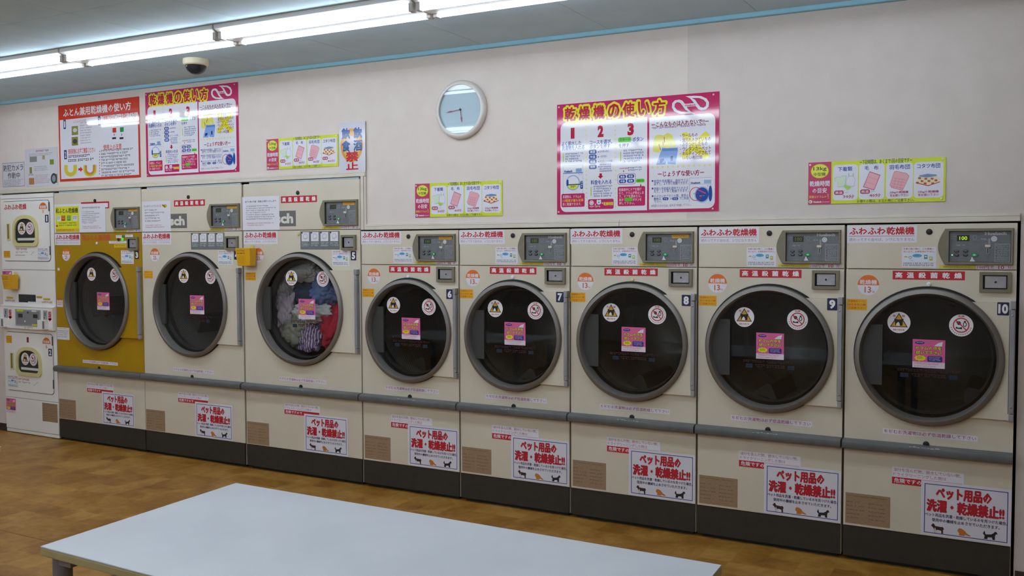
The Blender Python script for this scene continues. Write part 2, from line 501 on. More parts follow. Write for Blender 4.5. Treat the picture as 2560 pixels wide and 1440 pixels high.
def st_pink(x0, z0, x1, z1):
    p = Print()
    wd, h = x1 - x0, z1 - z0
    X = lambda u: x0 + u * wd
    Z = lambda v: z1 - v * h
    p.rect(x0, z0, x1, z1, PINK, 1)
    p.rect(X(0), Z(1), X(1), Z(.79), C('#e6d6e2'), 2)
    p.ell(X(.22), Z(.12), .15 * wd, .055 * h, VIOLET, 2); p.greek(X(.12), Z(.14), X(.32), Z(.10), 1, PAPER, 3, 3)
    p.poly([(X(.66), Z(.22)), (X(.9), Z(.22)), (X(.93), Z(.06)), (X(.8), Z(.1)), (X(.72), Z(.16))], PAPER, 2)
    p.greek(X(.42), Z(.17), X(.62), Z(.08), 2, C('#b8863a'), 2, 4)
    for i, tx in enumerate(('ドラムの中を', '拭いて下さい')):
        p.text(tx, X(.085), Z(.375 + .165 * i), X(.915), Z(.225 + .165 * i), C('#3a1c10'), 3, .11)
        p.text(tx, X(.10), Z(.365 + .165 * i), X(.90), Z(.235 + .165 * i), C('#ece24a'), 4, .04)
    p.poly([(X(.24) + (.19 if i % 2 else .155) * wd * math.cos(math.pi * i / 9), Z(.66) + (.105 if i % 2 else .085) * h * math.sin(math.pi * i / 9)) for i in range(18)], C('#e8e020'), 3)
    p.greek(X(.14), Z(.70), X(.34), Z(.61), 2, INK, 4, 6)
    p.rrect(X(.46), Z(.78), X(.92), Z(.57), .05 * wd, VIOLET, 3); p.greek(X(.51), Z(.75), X(.87), Z(.60), 3, C('#b8b0e0'), 4, 7)
    p.greek(X(.06), Z(.90), X(.94), Z(.81), 2, C('#d0507a'), 3, 8); p.greek(X(.06), Z(.97), X(.94), Z(.93), 1, C('#6a5a70'), 3, 2)
    return p
def st_faint(x0, z0, x1, z1):
    p = Print()
    m1, m2 = C('#34090d', .5), C('#0b2236', .5)
    p.greek(x0, z0 + .55 * (z1 - z0), x1, z1, 1, m1, 1, 3, .7, .05)
    wd = x1 - x0
    p.greek(x0 + .22 * wd, z0, x1 - .24 * wd, z0 + .5 * (z1 - z0), 1, m1, 1, 4, .8, .05)
    p.rect(x0 + .05 * wd, z0, x0 + .18 * wd, z0 + .5 * (z1 - z0), m2, 1); p.rect(x1 - .2 * wd, z0, x1 - .08 * wd, z0 + .5 * (z1 - z0), m2, 1)
    return p
def st_shrink(x0, z0, x1, z1):
    p = Print(); p.rect(x0, z0, x1, z1, PAPER, 1)
    wd, h = x1 - x0, z1 - z0
    p.text('ちぢむお洗濯物は必ず低温乾燥して下さい', x0 + .015 * wd, z0 + .16 * h, x1 - .015 * wd, z1 - .14 * h, C('#a83c72'), 2, .012)
    return p
def st_oil(x0, z0, x1, z1):
    p = Print()
    wd, h = x1 - x0, z1 - z0
    p.rect(x0, z0, x1, z1, PAPER, 1)
    p.text('油分を含んだ物、脱水していない物、', x0 + .02 * wd, z0 + .74 * h, x0 + .96 * wd, z0 + .95 * h, C('#a04a70'), 2)
    p.text('ドライクリーニングした物は', x0 + .02 * wd, z0 + .47 * h, x0 + .76 * wd, z0 + .68 * h, C('#a04a70'), 2)
    p.rect(x0, z0, x0 + .98 * wd, z0 + .40 * h, RED, 2)
    p.text('危険ですので', x0 + .03 * wd, z0 + .06 * h, x0 + .5 * wd, z0 + .35 * h, PAPER, 3, .03)
    return p
DOGS = [  # small silhouettes in a unit square
    ('#3a2418', [(0, .75), (.08, .86), (.15, 1), (.25, .95), (.32, .74), (.75, .70), (.9, .74), (1, .5), (.93, .44), (.93, 0), (.8, 0), (.78, .3), (.6, .35), (.4, .32), (.38, 0), (.25, 0), (.24, .4), (.12, .62)]),
    ('#c8782a', [(0, .7), (.1, 1), (.3, .98), (.5, .8), (.7, .4), (1, .12), (.9, .04), (.55, .16), (.5, 0), (.1, .02), (.14, .3), (.02, .5)]),
    ('#1a2024', [(0, .62), (.1, 1), (.18, .56), (.55, .62), (.72, .8), (.8, 1), (.92, .98), (1, .72), (.88, .7), (.82, .5), (.82, 0), (.66, 0), (.62, .26), (.34, .24), (.3, 0), (.08, 0), (.12, .4)])]
def st_pet(x0, z0, x1, z1):
    p = Print(); p.rect(x0, z0, x1, z1, C('#dcdae4', .5), 1)
    wd, h = x1 - x0, z1 - z0
    X = lambda u: x0 + u * wd
    Z = lambda v: z1 - v * h
    p.frame(X(.04), Z(.955), X(.965), Z(.05), .0035, C('#2e3c86'), 2)
    p.text('ペット用品の', X(.17), Z(.31), X(.79), Z(.09), DRED, 3, .06); p.text('ペット用品の', X(.175), Z(.305), X(.785), Z(.095), RED, 4, .045)
    p.text('洗濯・乾燥禁止!!', X(.065), Z(.56), X(.93), Z(.325), DRED, 3, .06); p.text('洗濯・乾燥禁止!!', X(.07), Z(.555), X(.925), Z(.33), RED, 4, .045)
    p.text('ペット用品を洗濯・乾燥しているのを見つけた場合、', X(.05), Z(.645), X(.96), Z(.58), C('#2c3050'), 3, .03)
    p.text('使用中の機械を止めさせていただきます。', X(.13), Z(.735), X(.88), Z(.67), C('#2c3050'), 3, .03)
    for (u0, u1, v0, v1), (hx, pts) in zip(((.12, .27, .77, .94), (.42, .57, .80, .93), (.70, .86, .78, .93)), DOGS):
        p.poly([(X(u0 + (u1 - u0) * a), Z(v1 - (v1 - v0) * b)) for a, b in pts], C(hx), 3)
    p.poly([(X(.12 + .15 * a), Z(.94 - .17 * b)) for a, b in ((.31, .60), (.37, .36), (.37, .02), (.27, .02), (.27, .40))], PAPER, 4)
    return p
def st_brown(x0, z0, x1, z1):
    p = Print(); p.rect(x0, z0, x1, z1, BROWN, 1)
    wd, h = x1 - x0, z1 - z0
    K = C('#5c4434')
    p.greek(x0 + .03 * wd, z0 + .85 * h, x0 + .95 * wd, z0 + .92 * h, 1, K, 2, 4, .35)
    for c, sd in ((.03, 5), (.52, 6)):
        p.greek(x0 + c * wd, z0 + .08 * h, x0 + (c + .42) * wd, z0 + .72 * h, 5, K, 2, sd, .22, .5)
        for k in range(4): p.ell(x0 + (c + .01) * wd, z0 + (.14 + .16 * k) * h, .008 * wd, .012 * h, C('#a04830'), 3, 6)
    return p
def st_paper(x0, z0, x1, z1, seed, icon=False):
    p = Print(); p.rect(x0, z0, x1, z1, PAPER, 1)
    wd, h = x1 - x0, z1 - z0
    if seed == 41: p.text('以下の物の洗濯・乾燥はお断りいたします!', x0 + .08 * wd, z1 - .18 * h, x0 + .92 * wd, z1 - .12 * h, C('#4a4248'), 2, .02)
    elif icon: p.text('ワンポイントアドバイス', x0 + .07 * wd, z1 - .20 * h, x0 + .68 * wd, z1 - .12 * h, C('#8a5a52'), 2, .02)
    else: p.greek(x0 + .12 * wd, z1 - .19 * h, x0 + .88 * wd, z1 - .12 * h, 1, C('#4a4248'), 2, seed, .7, .25)
    p.greek(x0 + .10 * wd, z1 - .72 * h, x0 + .94 * wd, z1 - .27 * h, 5 if icon else 7, C('#3c3c48'), 2, seed + 1, .45, .5)
    p.greek(x0 + .12 * wd, z1 - .90 * h, x0 + .85 * wd, z1 - .78 * h, 2, C('#a84450'), 2, seed + 2, .45, .4)
    if icon:
        p.ell(x0 + .82 * wd, z1 - .17 * h, .06 * wd, .06 * h, C('#d8b81c'), 3, 12)
        p.line((x0 + .72 * wd, z1 - .13 * h), (x0 + .82 * wd, z1 - .2 * h), .012, C('#8a7418'), 4)
    return p
def st_futon(x0, z0, x1, z1):
    p = Print(); wd, h = x1 - x0, z1 - z0
    X = lambda u: x0 + u * wd
    Z = lambda v: z1 - v * h
    p.rect(x0, z0, x1, z1, PAPER, 1); p.rect(X(.04), Z(.98), X(1), Z(.08), C('#dede26'), 2); p.rect(X(.04), Z(.98), X(1), Z(.86), C('#e2bc14'), 3)
    p.text('和ふとん乾燥機', X(.06), Z(.32), X(.96), Z(.13), C('#3a4a14'), 3, .035)
    for u0, u1, m in ((.1, .26, PAPER), (.29, .44, C('#b83a20')), (.52, .66, GREEN), (.74, .93, PAPER)):
        p.rect(X(u0), Z(.58 if m is not PAPER else .60), X(u1), Z(.4), m, 3); p.greek(X(u0 + .02), Z(.55), X(u1 - .02), Z(.43), 2, BLUE if m is PAPER else YEL, 4, int(u0 * 90))
    p.greek(X(.18), Z(.80), X(.9), Z(.64), 2, C('#6a7010'), 3, 3); p.ell(X(.1), Z(.76), .04 * wd, .035 * h, C('#a03a18'), 3, 10)
    p.greek(X(.08), Z(.96), X(.94), Z(.89), 1, C('#b05a10'), 4, 6)
    return p
def st_guide(x0, z0, x1, z1):
    p = Print(); p.rect(x0, z0, x1, z1, C('#6f7472'), 1); p.frame(x0, z0, x1, z1, .002, C('#4c504f'), 2)
    wd, h = x1 - x0, z1 - z0
    for i in range(4):
        a = x0 + (.03 + .245 * i) * wd
        p.rect(a, z0 + .45 * h, a + .195 * wd, z0 + .96 * h, PAPER, 2)
        p.rect(a, z0 + .88 * h, a + .03 * wd, z0 + .96 * h, C('#2a4a34'), 3)
        R = random.Random(i + 3)
        p.oring(a + .1 * wd, z0 + .72 * h, .055 * wd, .16 * h, .008 * wd, C('#a8a4ac'), 3, 14)
        p.line((a + .05 * wd, z0 + .6 * h), (a + .16 * wd, z0 + (.6 + .1 * R.random()) * h), .006 * wd, C('#8c8890'), 4)
        p.greek(a, z0 + .14 * h, a + .2 * wd, z0 + .38 * h, 3 if i == 0 else 2, C('#c4c6c8'), 2, i + 2, .6)
    return p
def st_logo(x0, z0, x1, z1):
    p = Print(); p.rect(x0, z0, x1, z1, C('#6c6b64'), 1)
    wd, h = x1 - x0, z1 - z0
    p.text('Huebsch', x0 + .03 * wd, z0 + .18 * h, x1 - .05 * wd, z0 + .84 * h, C('#dcd8cc'), 2, .045, 2)
    return p

_cache = {}
def sticker(parent, name, key, fn, *a, y=0.0, dx=0.0, dz=0.0, label=None, tilt=0.0):
    if key not in _cache:
        _cache[key] = fn(*a).mesh(name)
    o = link(name, _cache[key], parent, (dx, y, dz))
    if tilt: o.rotation_euler = (0, tilt, 0)
    if label: o['label'] = label
    return o

# ------------------------------------------------------------------ dryer body
GAP = 0.005
def shared(key, fn):
    if key not in _cache: _cache[key] = fn()
    return _cache[key]
def drum_mesh(cx, cz, R):
    me = bpy.data.meshes.new('drum')
    n, k = 48, 4
    V, F, UV = [], [], []
    ys = [0.10 + (0.80 - 0.10) * i / k for i in range(k + 1)]
    for y in ys:
        for i in range(n + 1):
            a = 2 * math.pi * i / n
            V.append((cx + R * math.cos(a), y, cz + R * math.sin(a)))
    for q in range(k):
        for i in range(n):
            F.append((q * (n + 1) + i + 1, q * (n + 1) + i, (q + 1) * (n + 1) + i, (q + 1) * (n + 1) + i + 1))
            UV.append((i + 1, q)); UV.append((i, q)); UV.append((i, q + 1)); UV.append((i + 1, q + 1))
    b = len(V)
    V.append((cx, 0.80, cz))
    for i in range(n):
        F.append((b, k * (n + 1) + i + 1, k * (n + 1) + i))
    me.from_pydata(V, [], F)
    me.materials.append(DRUM); me.materials.append(DRUMBACK)
    ul = me.uv_layers.new(name='UVMap')
    pa, pb = 2 * math.pi * R / n / 0.0135, 0.70 / k / 0.0117
    for i, (a, c) in enumerate(UV):
        ul.data[i].uv = (a * pa, c * pb)
    me.polygons.foreach_set('material_index', [0] * (n * k) + [1] * n)
    me.polygons.foreach_set('use_smooth', [True] * len(me.polygons))
    me.update()
    return me
def console_meshes(dx, dz, kind):
    # one control console, drawn in the frame of the small dryers and moved by dx, dz
    out = [(.431, 1.425)] + [(.704, 1.425), (.704, 1.588), (.431, 1.588)]
    for i in range(1, 12):
        t = i / 12
        out.append((.431 - .029 * math.sin(math.pi * t), 1.588 - .163 * t))
    out = [(x + dx, z + dz) for x, z in out]
    inn = [(.447 + dx, 1.437 + dz), (.695 + dx, 1.437 + dz), (.695 + dx, 1.576 + dz), (.447 + dx, 1.576 + dz)]
    c = (.57 + dx, 1.506 + dz)
    A, O = around(out, c, 24, out + inn)
    _, I = around(inn, c, 24, out + inn)
    I2 = [(c[0] + (x - c[0]) * .985, c[1] + (z - c[1]) * .98) for x, z in I]
    m = MB()
    O1 = [(c[0] + (x - c[0]) * .985, c[1] + (z - c[1]) * .975) for x, z in O]
    m.strip(O, 0.0, O, -.014, BEZEL); m.strip(O, -.014, O1, -.018, BEZEL); m.strip(O1, -.018, I, -.018, BEZEL); m.strip(I, -.018, I2, -.004, C('#3a382f'))
    bez = m.mesh('console_bezel')
    p = Print(-.004)
    p.rect(inn[0][0] - .002, inn[0][1] - .002, inn[2][0] + .002, inn[2][1] + .002, PANELG, 0)
    X = lambda u: dx + .447 + (u - 790) * 1.5215e-4
    Z = lambda v: dz + 1.576 - (v - 195) * 1.665e-4
    LT = C('#b9bcc4'); LT2 = C('#8f9298')
    p.rect(X(1000), Z(465), X(1335), Z(300), C('#262a20'), 1)
    p.greek(X(825), Z(440), X(985), Z(270), 3, LT2, 1, 3, .4)
    p.oring(X(1475), Z(365), 60 * 1.5e-4, 62 * 1.6e-4, 12 * 1.5e-4, LT2, 1, 16); p.greek(X(1390), Z(460), X(1600), Z(435), 1, LT2, 1, 4)
    p.greek(X(1640), Z(450), X(1790), Z(395), 2, LT, 1, 5)
    if kind == 'plain':
        p.text('Huebsch', X(1740), Z(305), X(2300), Z(222), LT, 1, .05)
    else:
        p.rrect(X(1700), Z(325), X(2310), Z(215), .003, C('#d49a1e'), 2); p.greek(X(1760), Z(300), X(2260), Z(245), 1, C('#b47a12'), 3, 6)
    p.ell(X(1980), Z(405), 80 * 1.5e-4, 74 * 1.6e-4, C('#d4d6da'), 1, 20); p.oring(X(1980), Z(405), 45 * 1.5e-4, 42 * 1.6e-4, 14 * 1.5e-4, LT2, 2, 14)
    p.rect(X(1830), Z(545), X(1880), Z(400), LT2, 1); p.greek(X(1880), Z(670), X(1970), Z(610), 2, LT2, 1, 8)
    p.greek(X(990), Z(598), X(1090), Z(562), 1, LT, 1, 9); p.greek(X(1140), Z(598), X(1230), Z(562), 1, LT, 1, 10)
    p.frame(X(2005), Z(1020), X(2390), Z(535), .0012, LT, 1); p.greek(X(2030), Z(1000), X(2370), Z(560), 9, C('#a4a8ac'), 1, 11, .5)
    for k in range(5): p.rect(X(2035), Z(655 + 75 * k), X(2065), Z(620 + 75 * k), (C('#a04848'), C('#3e6a58'))[k % 2], 2)
    p.poly([(X(1350), Z(1010)), (X(1492), Z(1010)), (X(1440), Z(940)), (X(1420), Z(885)), (X(1400), Z(885)), (X(1385), Z(945))], C('#d8dae0'), 1)
    face = p.mesh('control_panel')
    s = MB()
    s.box(X(1750), X(1890), -.010, -.004, Z(625), Z(560), C('#d8ceb8', .35)); s.box(X(1790), X(1855), -.007, -.004, Z(800), Z(640), STEEL); s.box(X(1808), X(1838), -.0074, -.0035, Z(790), Z(650), BLACK)
    slot = s.mesh('coin_slot')
    btn = []
    for u, v in ((990, 735), (1240, 735), (1000, 840), (1240, 840)):
        b = MB(); b.prism([(X(u) + 68 * 1.5e-4 * math.cos(2 * math.pi * i / 18), Z(v) + 40 * 1.6e-4 * math.sin(2 * math.pi * i / 18)) for i in range(18)], -.007, -.004, C('#141416', .4))
        g = Print(-.007); g.greek(X(u - 42), Z(v + 16), X(u + 42), Z(v - 18), 1, C('#c2c4c8'), 1, u)
        off = len(b.v); b.v += g.v
        for f, k in zip(g.f, g.m): b.face([off + i for i in f], g.mats[k])
        btn.append(b.mesh('button'))
    b = MB(); b.prism([(X(1470) + 95 * 1.5e-4 * math.cos(2 * math.pi * i / 20), Z(835) + 52 * 1.6e-4 * math.sin(2 * math.pi * i / 20)) for i in range(20)], -.007, -.004, C('#2c8a52', .4))
    b.prism([(X(1470) + 42 * 1.5e-4 * math.cos(2 * math.pi * i / 12), Z(835) + 28 * 1.6e-4 * math.sin(2 * math.pi * i / 12)) for i in range(12)], -.0075, -.004, C('#8ad8ac', .4))
    return bez, face, slot, btn, b.mesh('start_button'), X, Z

def make_dryer(x0, num, big, label, loc_fix=None):
    W = 1.0015 if big else 0.724
    zs, zt = (1.6225, 1.9377) if big else (1.4025, 1.6105)
    kx = 'L' if big else 'S'
    cx, cz, R = (.505, 1.105, .3665) if big else (.3656, 1.0, .3155)
    D = thing('coin_dryer', label, 'dryer', (x0, 0, 0), 'row of coin dryers set in the wall')
    yellow = num == '3'
    paint = MUSTARD if yellow else BEIGE
    a, b = GAP, W - GAP
    # cabinet shell behind the front panels
    def cab():
        m = MB()
        m.box(a + .012, b - .012, .02, .03, .02, .166, BEIGE)
        m.box(a, a + .006, .012, .88, .02, zt - .004, BEIGE); m.box(b - .006, b, .012, .88, .02, zt - .004, BEIGE)
        m.box(a + .006, b - .006, .30, .88, zt - .012, zt - .006, BEIGE); m.box(a + .006, b - .006, .86, .88, .02, zt - .012, BEIGE)
        m.box(a + .006, b - .006, .03, .88, .02, .03, BEIGE)
        return m.mesh('cabinet')
    link('cabinet', shared(kx + 'cab', cab), D)
    link('header_panel', shared(kx + 'head', lambda: MB().box(a, b, 0, .02, zs + .0015, zt, BEIGE).mesh('header_panel')), D, bevel=.006 if big else .003)
    def mid():
        m = MB()
        rect = [(a, .575), (b, .575), (b, zs - .0015), (a, zs - .0015)]
        A, O = around(rect, (cx, cz), 64, rect)
        I = [(cx + (R - .02) * math.cos(t), cz + (R - .02) * math.sin(t)) for t in A]
        m.strip(O, 0, I, 0, paint); m.strip(I, 0, I, .02, paint); m.strip(O, .02, O, 0, paint)
        return m.mesh('door_panel')
    o = link('door_panel', shared(kx + 'mid' + str(yellow), mid), D)
    if yellow: o['label'] = 'mustard yellow front panel'
    link('lower_panel', shared(kx + 'low', lambda: MB().box(a, b, 0, .02, .169, .575, BEIGE).mesh('lower_panel')), D, bevel=.002)
    def kick():
        m = MB(); m.box(a + .002, b - .003, 0, .018, .022, .166, KICK); m.box(a + .02, b - .02, .03, .05, 0, .03, BLACK); return m.mesh('kick_plate')  # recessed black strip under the plate paints in the shadow gap at the floor
    link('kick_plate', shared(kx + 'kick', kick), D)
    prof = [(0.0, .543), (-.030, .545), (-.040, .552), (-.044, .566), (-.041, .580), (-.032, .588), (0.0, .592)]
    rail_o = link('bumper_rail', shared(kx + 'rail', lambda: MB().extrudex(prof[::-1], .0025, W - .006, RAIL).mesh('bumper_rail', .6)), D).name
    def scuff():
        m = MB(); R_ = random.Random(int(num)); c0 = W / 2 - .005; x = c0 - .06
        while x < c0 + .06:
            l = .004 + .014 * R_.random(); t = .2 + .5 * R_.random(); u0 = .15 + .4 * R_.random()
            u1 = min(.95, u0 + t * .6)
            f = lambda u: (-.0413 + .009 * u, .580 + .008 * u)
            (ya, za), (yb, zb) = f(u0), f(u1)
            b = len(m.v); m.v += [(x, ya - .0004, za + .0004), (x + l, ya - .0004, za + .0004), (x + l, yb - .0004, zb + .0004), (x, yb - .0004, zb + .0004)]
            m.face((b, b + 1, b + 2, b + 3), C('#a9b0b6', .5)); x += l + .002 + .006 * R_.random()
        return m.mesh('worn_lettering')
    if num not in ('3', '4'): link('worn_lettering', scuff(), bpy.data.objects[rail_o])
    for hz, hx in ((.596, .366 if not big else .497), (1.575 if not big else 1.866, .364 if not big else .492)):
        link('screw_cap', shared(kx + 'cap%g' % hz, lambda: MB().lathe([(.0135, 0), (.0135, -.004), (.009, -.0055), (.001, -.0055)], hx, hz, 18, C('#141412', .45)).mesh('screw_cap', .6, True)), D)
    if big:
        link('top_flange', shared('flange', lambda: MB().box(.055, W - .018, .010, .020, zt - .004, zt + .012, C('#aab4bc', .45)).mesh('top_flange')), D)
    # drum, baffles
    Rd = R - .035
    dr = link('drum', shared(kx + 'drum', lambda: drum_mesh(cx, cz, Rd + .03)), D)
    link('drum_front', shared(kx + 'dfront', lambda: MB().lathe([(Rd + .06, .04), (Rd + .06, .10), (Rd - .01, .10), (Rd - .02, .06), (Rd - .01, .035)], cx, cz, 48, C('#2c2b29', .5)).mesh('drum_front', .6)), D)
    for q in range(3):
        t = math.radians({'8': 118, '9': 100}.get(num, 20) + 120 * q + int(num) * 17)
        def baf(t=t):
            m = MB(); r1, r0 = Rd + .028, Rd - .05
            pts = [(cx + r1 * math.cos(t - .22), cz + r1 * math.sin(t - .22)), (cx + r1 * math.cos(t + .22), cz + r1 * math.sin(t + .22)), (cx + r0 * math.cos(t + .05), cz + r0 * math.sin(t + .05)), (cx + r0 * math.cos(t - .05), cz + r0 * math.sin(t - .05))]
            m.prism(pts, .30, .78, C('#45433f', .5, .3)); return m.mesh('baffle', 0, True)
        link('baffle', baf(), dr)
    # door: ring as the part, the rest hangs on it
    def ring():
        m = MB()
        m.lathe([(R - .034, .016), (R - .0335, .011), (R - .0245, -.036), (R - .022, -.0395), (R - .006, -.036), (R - .002, -.033), (R, -.026), (R, -.012), (R - .012, -.008)], cx, cz, 72, RIMM)
        return m.mesh('door', .9, True)
    door = link('door', shared(kx + 'ring', ring), D)
    link('gasket', shared(kx + 'gask', lambda: MB().lathe([(R - .02, -.001), (R - .02, -.012), (R + .004, -.012), (R + .007, -.006), (R + .007, -.001)], cx, cz + .003, 72, GASKET).mesh('gasket', .6, True)), door)
    def gl():
        m = MB(); n = 64; r = R - .0335
        m.prism([(cx + r * math.cos(2 * math.pi * i / n), cz + r * math.sin(2 * math.pi * i / n)) for i in range(n)], .010, .013, GLASS)
        m.f = [f for f in m.f]; return m.mesh('door_glass')
    link('door_glass', shared(kx + 'glass', gl), door)
    hx = cx - R + .121 if not big else cx - R + .103
    def hand():
        m = MB(); r = R - .0305; P = []
        for i in range(21):
            v = .142 - .284 * i / 20
            P.append((cx - math.sqrt(r * r - v * v), cz + v))
        m.prism(P + [(hx, cz - .142), (hx, cz + .142)], -.004, .009, HANDLE); return m.mesh('finger_plate')
    link('finger_plate', shared(kx + 'hand', hand), door)
    pz0, pz1 = cz - .262, cz + .259
    px1 = .705 if not big else .973
    def plate():
        m = MB(); rr_ = R - .010
        def arc(z): return cx + math.sqrt(rr_ * rr_ - (z - cz) ** 2)
        zz = [pz0 + (pz1 - pz0) * i / 24 for i in range(25)]
        for i in range(24):
            za, zb = zz[i], zz[i + 1]
            m.flat([(arc(za), za), (px1, za), (px1, zb), (arc(zb), zb)], -.018, paint)
        m.v += [(px1, -.018, pz0), (px1, -.002, pz0), (px1, -.002, pz1), (px1, -.018, pz1), (arc(pz0), -.018, pz0), (arc(pz0), -.002, pz0), (arc(pz1), -.002, pz1), (arc(pz1), -.018, pz1)]
        q = len(m.v) - 8
        m.face((q, q + 1, q + 2, q + 3), paint); m.face((q + 4, q + 5, q + 1, q), paint); m.face((q + 3, q + 2, q + 6, q + 7), paint)
        return m.mesh('hinge_plate')
    link('hinge_plate', shared(kx + 'plate' + str(yellow), plate), door)
    h0 = .697 if not big else .968
    def hinge():
        m = MB(); m.box(h0, h0 + .020, -.030, 0, pz0 + .032, pz1 - .03, ALU); m.box(h0 + .001, h0 + .022, -.034, 0, pz1 - .027, pz1 + .008, ALU); m.box(h0 + .002, h0 + .021, -.030, 0, pz0 - .003, pz0 + .029, ALU)
        m.box(h0 - .002, h0 + .002, -.022, 0, pz0 + .03, pz1 - .03, C('#2a2a2c'))
        for q in (pz0 + .06, pz1 - .055): m.lathe([(.005, -.030), (.004, -.033), (.001, -.0335)], h0 + .010, q, 10, STEEL)
        return m.mesh('hinge')
    link('hinge', shared(kx + 'hinge', hinge), door, bevel=.002)
    # glass stickers
    fx, fz = (.240, 1.154) if not big else (.418, 1.31)
    nx, nz = (.502, 1.150) if not big else (.683, 1.307)
    yg = .0095
    sticker(door, 'fire_warning', kx + 'fire', st_fire, fx, fz, .050, y=yg)
    sticker(door, 'prohibition_sticker', kx + 'forbid', st_forbid, nx, nz, .050, y=yg)
    sticker(door, 'wipe_reminder', kx + 'pink', st_pink, *((.301, .948, .438, 1.079) if not big else (.477, 1.042, .617, 1.174)), y=yg)
    sticker(door, 'faint_lettering', kx + 'faint', st_faint, *((.235, .900, .512, .940) if not big else (.41, .985, .69, 1.03)), y=yg)
    # console and coin box
    cdx, cdz = (0, 0) if not big else (.281, .222)
    kind = 'plain' if num in ('7', '9', '10') else 'tape'
    if ('con', kx, kind) not in _cache: _cache[('con', kx, kind)] = console_meshes(cdx, cdz, kind)
    bez, face, slot, btn, start, CX, CZ = _cache[('con', kx, kind)]
    con = link('control_console', bez, D)
    link('control_panel', face, con); link('coin_slot', slot, con); link('start_button', start, con)
    for q in btn: link('button', q, con)
    g = Print(-.0045)
    dcol = C('#b8e020', .5, emit=1.0) if num == '10' else C('#7c8a2a', .5) if num in ('6', '7', '8', '9') else C('#4e5a30', .5)
    g.text('100', CX(1070), CZ(432), CX(1275), CZ(335), dcol, 2, .0)
    link('digital_display', g.mesh('digital_display'), con)
    if num == '10':
        g = Print(-.0045); g.ell(CX(880), CZ(838), .0028, .0028, C('#6af090', .5, emit=1.6), 1, 12)
        link('indicator_light', g.mesh('indicator_light'), con)
    bx = (.573, 1.304, .698, 1.394) if not big else (.853, 1.494, .968, 1.588)
    def coin():
        m = MB()
        x0_, z0_, x1_, z1_ = bx
        t = .014
        o_ = [(x0_, z0_), (x1_, z0_), (x1_, z1_), (x0_, z1_)]; i_ = [(x0_ + t, z0_ + t), (x1_ - t, z0_ + t), (x1_ - t, z1_ - t), (x0_ + t, z1_ - t)]
        m.strip(o_, 0, o_, -.016, BEZEL); m.strip(o_, -.016, i_, -.016, BEZEL); m.strip(i_, -.016, i_, -.001, BLACK); m.flat(i_, -.001, BLACK)
        return m.mesh('coin_box')
    cb = link('coin_box', shared(kx + 'coin', coin), D)
    def cpl():
        m = MB(); x0_, z0_, x1_, z1_ = bx
        m.box(x0_ + .022, x1_ - .018, -.009, -.001, z0_ + .018, z1_ - .018, STEEL); m.lathe([(.005, -.009), (.004, -.011), (.0005, -.011)], (x0_ + x1_) / 2 + .002, (z0_ + z1_) / 2, 12, C('#2a2a2c')); return m.mesh('coin_door')
    link('coin_door', shared(kx + 'cpl', cpl), cb, bevel=.0015)
    # stickers on the panels
    off = (loc_fix or {})
    def st(name, key, fn, *aa, y=-.0004, **kw):
        d = off.get(name, (0, 0))
        return sticker(D, name, kx + key, fn, *aa, y=y, dx=d[0], dz=d[1], **kw)
    if not big:
        st('fluffy_dryer_sign', 'fuwa', st_fuwa, .006, 1.525, .313, 1.606)
        st('coin_notice', 'notice', st_notice, .249, 1.411, .395, 1.505)
        st('temperature_sticker', 'yel', st_yellow, .408, 1.409, .558, 1.4215)
        st('price_sticker', 'price', st_price, .559, 1.405, .701, 1.424, '10')
        st('hot_drying_sign', 'red', st_redstrip, .211, 1.355, .514, 1.395)
        st('capacity_sticker', 'circ', st_circle, .1045, 1.326, .048, '13')
        st('caution_sticker', 'sq', st_square, .009, 1.207, .100, 1.259)
        st('shrink_warning', 'shr', st_shrink, .178, .628, .578, .654)
        st('oil_warning', 'oil', st_oil, .222, .396, .526, .476)
        st('pet_ban_notice', 'pet', st_pet, .348, .173, .718, .427, y=-.0014)
        st('brown_label', 'brown', st_brown, .015, .180, .216, .328)
        sticker(door, 'number_plate', 'num' + num, st_number, .646, 1.203, .693, 1.261, num, y=-.0184)
    else:
        st('fluffy_dryer_sign', 'fuwa', st_fuwa, .006, 1.533, .311, 1.6205)
        st('coin_notice', 'notice', st_notice, .770, 1.392, .910, 1.491)
        st('temperature_sticker', 'yel', st_yellow, .69, 1.629, .84, 1.6415)
        st('price_sticker', 'price', st_price, .84, 1.6265, .985, 1.6425, '7')
        st('capacity_sticker', 'circ' + str(yellow), st_circle, .1375, 1.459, .048, '23', True)
        if not yellow:
            st('caution_sticker', 'sq', st_square, .019, 1.289, .111, 1.343)
            st('instruction_plate', 'guide', st_guide, .509, 1.497, .834, 1.614)
            st('hot_drying_sign', 'red', st_redstrip, .346, 1.802, .652, 1.846)
            st('maker_plate', 'logo', st_logo, .025, 1.649, .472, 1.751)
        st('shrink_warning', 'shr', st_shrink, .306, .627, .708, .651)
        st('oil_warning', 'oil', st_oil, .351, .406, .655, .478)
        st('pet_ban_notice', 'pet', st_pet, .520, .173, .884, .421, y=-.0014)
        st('brown_label', 'brown', st_brown, .011, .174, .210, .326)
        sticker(door if False else D, 'number_plate', 'num' + num, st_number, .921, 1.428, .965, 1.487, num, y=-.0004)
    return D

